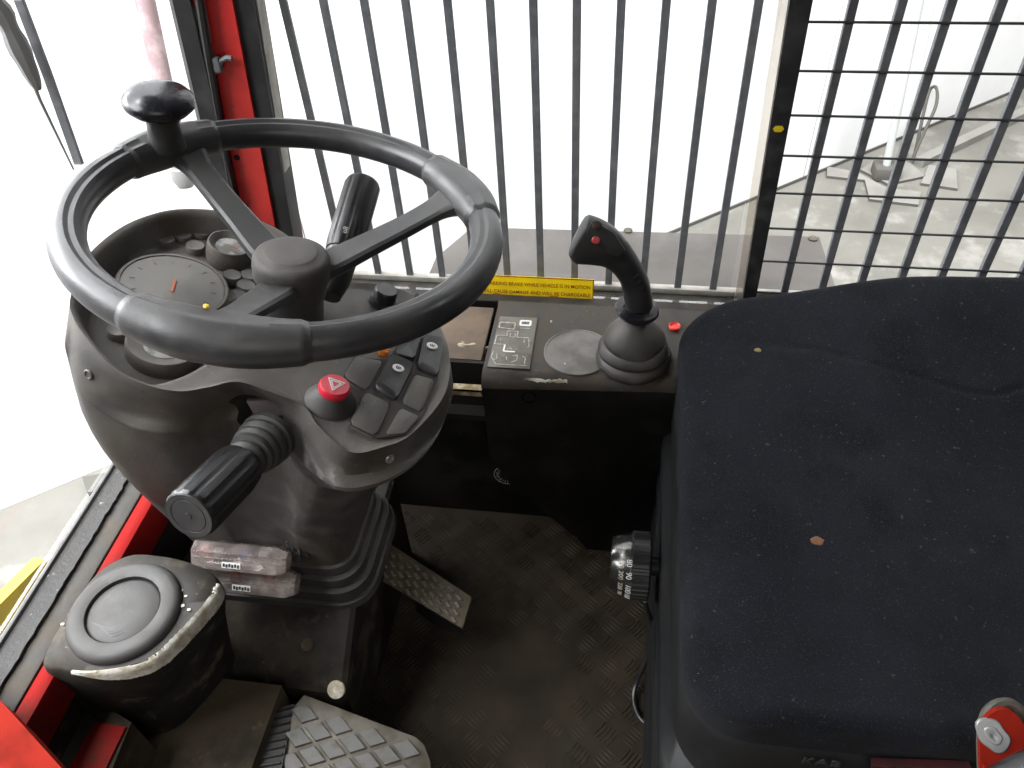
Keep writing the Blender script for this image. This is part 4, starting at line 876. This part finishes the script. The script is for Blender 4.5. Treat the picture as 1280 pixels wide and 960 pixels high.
bm = NB(); prism(bm, ((-0.3851,0.3946,0.135),(-0.3743,0.3168,0.135),(-0.372,0.2718,0.135),(-0.4097,0.2671,0.135),(-0.4105,0.3123,0.135),(-0.4087,0.3855,0.135)), (0, 0, -.012), .002); sg = part('rubber_edge', bm, M['rubber'], np_)
for k in range(10):
    f = k/9; a = V((-0.4068,0.3811,0.136)).lerp(V((-0.408,0.2938,0.136)), f); b = V((-0.3854,0.3899,0.136)).lerp(V((-0.3753,0.3033,0.136)), f)
    bm = NB(); sweep(bm, [a, b], .0020, 6); part('rib', bm, M['black'], sg)
bm = NB(); sweep(bm, [PC-PZ*.012, PC+V((.03, .03, -.10))], .012, 10); part('arm', bm, M['steel'], np_)

# ------------------------------------------------------------------ seat
se = root('driver_seat', 'navy black fabric driver seat with lint on dark rubber boot', 'seat', (.37, .56, 0))
SX0, SX1, SY0, SY1 = .072, .72, .300, .842
def srect(a, grow=0, c=(.37, .56)):
    poly = rrect(SX0-grow, SX1+grow, SY0-grow, SY1+grow, (.062)+grow, 8); d = (math.cos(a), math.sin(a)); best = .3
    for (p, q) in zip(poly, poly[1:]+poly[:1]):
        ax_, ay_ = p[0]-c[0], p[1]-c[1]; ex, ey = q[0]-p[0], q[1]-p[1]; den = d[0]*ey-d[1]*ex
        if abs(den) < 1e-9: continue
        t = (ax_*ey-ay_*ex)/den; s_ = (ax_*d[1]-ay_*d[0])/den
        if t > 0 and -1e-6 <= s_ <= 1.000001: best = t
    return V((c[0]+d[0]*best, c[1]+d[1]*best, 0))
seamP = crom(((0.0626,0.7761,0),(0.1478,0.7576,0),(0.2201,0.7397,0),(0.3142,0.7112,0),(0.4019,0.6879,0),(0.4681,0.7092,0),(0.5573,0.7277,0)), 8)
def sz(p):
    z = .462 + .073*sstep(.60, .86, p.y)*sstep(.02, .40, p.x) - .010*sstep(.16, .07, p.x)
    z += .012*math.exp(-(((p.x-.42)/.2)**2+((p.y-.52)/.16)**2))*-1
    z += .0035*mnoise.noise(V((p.x*9, p.y*9, 0)))
    d = min(((p.x-q.x)**2+(p.y-q.y)**2) for q in seamP)**.5
    z -= .0030*math.exp(-(d/.003)**2)
    return z
NA = 220; bound = [srect(2*math.pi*i/NA) for i in range(NA)]; cs = V((.37, .56, 0))
rings = []; RR = .019
for k in range(3): rings.append([b+(cs-b).normalized()*.004*(2-k)+V((0, 0, sz(b)-RR-.055+.022*k)) for b in bound])
for k in range(9):
    ph = R(90*k/8); dd = RR*(1-math.cos(ph)); zz = -RR*(1-math.sin(ph))
    rings.append([(lambda p: V((p.x, p.y, sz(p)+zz)))(b+(cs-b).normalized()*dd) for b in bound])
for k in range(1, 100):
    f = 1-k/100
    ring = []
    for b in bound:
        p0_ = b+(cs-b).normalized()*RR; p = cs.lerp(p0_, f); ring.append(V((p.x, p.y, sz(p))))
    rings.append(ring)
bm = NB(); loft(bm, rings); part('cushion', bm, M['fabric'], se, 60)
for p, m_, r in ((V((0.1621,0.7434,0.4645)), 'stain', .0042), (V((0.2015,0.4848,0.453)), 'stainr', .0060)):
    p = V((p.x, p.y, sz(p)+.0002)); bm = NB(); bmesh.ops.create_icosphere(bm, subdivisions=3, radius=1)
    for v in bm.verts: v.co = p+V((v.co.x*r*(1+.4*mnoise.noise(v.co*2)), v.co.y*r*.8*(1+.4*mnoise.noise(v.co*2+V((4, 0, 0)))), v.co.z*.0007))
    part('stain', bm, M[m_], se)
def bring(g, z, near=0): 
    out = []
    for i in range(NA):
        p = srect(2*math.pi*i/NA, g); out.append(V((max(p.x, SX0-.008+min(0, g)*.2), p.y-(near if p.y < .56 else near*max(0, 1-(p.y-.56)/.2)), z)))
    return out
bm = NB(); loft(bm, [bring(g, z, nn) for g, z, nn in ((-.03, .418, 0), (-.012, .412, 0), (-.005, .404, 0), (-.002, .39, 0), (-.002, .36, 0), (-.002, .315, .004), (-.006, .295, .002), (.006, .285, .016), (.010, .27, .022), (.009, .255, .022), (-.002, .235, .010), (-.004, .225, .010), (.006, .212, .034), (.012, .195, .042), (.012, .175, .042), (.0, .15, .028), (-.002, .14, .028), (.008, .125, .055), (.016, .105, .064), (.018, .05, .066), (.018, 0, .066))]); part('suspension_boot', bm, M['seatboot'], se, 70)
text('lettering', 'KAB', .017, (0.1793,0.2985,0.3855), (1, 0, 0), (0, 0, 1), M['emboss'], se, .0004, 1.05)
# weight dial
wd_ = V((0.0527,0.5737,0.25))
bm = NB(); lathe(bm, wd_, (-1, 0, .0), [(.012, -.04), (.012, -.002), (.040, 0), (.043, .002), (.043, .022), (.0405, .024)], 192, fn=lambda t, r, h: 1-.03*(math.sin(t*32) > 0) if r > .04 and h > .001 else 1); dl = part('weight_dial', bm, M['black'], se, 30)
bm = NB(); lathe(bm, wd_, (-1, 0, 0), [(.0395, .023), (.0395, .026), (.033, .047), (.031, .049), (.0003, .0495)], 56); part('cone', bm, M['chrome'], dl, 40)
# figures wrap the cone: placed on the cone surface facing the driver
def conetext(body, deg, h, r, mat, size):
    a = R(deg); rad = V((0, -math.sin(a), math.cos(a))); tan = V((0, -math.cos(a), -math.sin(a)))
    text('figure', body, size, wd_+V((-h, 0, 0))+rad*(r+.0007)-tan*.004, tan, V((1, 0, 0))+rad*.31, mat, dl, .0002, .9)
for body, dg_ in (('80', 30), ('90', 52), ('100', 76), ('110', 102)): conetext(body, dg_, .0295, .0386, M['white'], .0105)
for body, dg_ in (('180', 30), ('200', 52), ('220', 76), ('240', 102)): conetext(body, dg_, .0385, .0358, M['cream'], .0085)
bm = NB(); sweep(bm, crom(((0.0527,0.5766,0.16),(0.068,0.5663,0.1),(0.0666,0.5569,0.06),(0.0541,0.5355,0.02),(0.0488,0.513,0.006),(0.0563,0.4874,0.006),(0.0754,0.4707,0.006),(0.094,0.4587,0.006)), 6), .0032, 8); single('black_cable', bm, M['black'], 'thin black cable hanging below the chrome dial onto floor', 'cable')

# red handbrake bracket in the corner
BN = V((-0.2488,-0.6171,0.7465))
hbk = root('handbrake', 'red chipped handbrake bracket with black grip at lower right corner', 'handbrake', V((0.2058,0.2,0.7037))-V((0, 0, .05)))
pl_ = crom(((0.1981,0.1731,0.6789),(0.1966,0.1915,0.6936),(0.1975,0.2013,0.702),(0.2012,0.2062,0.7073),(0.207,0.2077,0.7104),(0.2119,0.2057,0.7104),(0.215,0.202,0.7084),(0.2188,0.1944,0.7034),(0.2258,0.1735,0.6884)), 5)
bm = NB(); prism(bm, pl_, BN*-.007, 0); part('side_plate', bm, M['redor'], hbk, 30)
bm = NB(); prism(bm, [p-BN*.0142+V((.004, .002, 0)) for p in pl_], BN*-.005, 0); part('side_plate', bm, M['redor'], hbk, 30)
bm = NB(); sweep(bm, [p-BN*.0108+V((.003, .001, 0)) for p in pl_], .0030, 8); part('edge_rim', bm, M['ledge'], hbk)
bp = V((0.2021,0.1979,0.7007)); bu = V((0.1168,0.746,0.6556))
bm = NB(); lathe(bm, bp, BN, [(.0078, -.002), (.0078, .0004), (.0072, .0010), (.0042, .0010), (.0036, .0016), (.0020, .0016), (.0003, .0004)], 26, fn=lambda t, r, h: 1+.16*math.cos(2*t+1.2)+.05*math.sin(5*t)); part('bolt', bm, M['grey'], hbk)
hb0 = V((0.2104,0.1763,0.6856))-BN*.006
bm = NB(); sweep(bm, [hb0+V((0, 0, .01)), V((hb0.x, hb0.y, .0))], .014, 10, sec=[(-1, -.5), (1, -.5), (1, .5), (-1, .5)]); part('lever_arm', bm, M['redor'], hbk)
bm = NB(); sweep(bm, [V((0.2062,0.1781,0.6857))+BN*.010, V((0.2321,0.1898,0.704))+BN*.010], .0135, 16); part('grip', bm, M['black'], hbk)
bm = NB(); prism(bm, ((0.2325,0.2925,0.4105),(0.3056,0.2925,0.4281),(0.3242,0.2925,0.3835),(0.2454,0.2925,0.3544)), (0, .008, 0), .002); single('belt_buckle', bm, M['darkred'], 'dull dark red plastic catch at seat front lower edge', 'buckle')
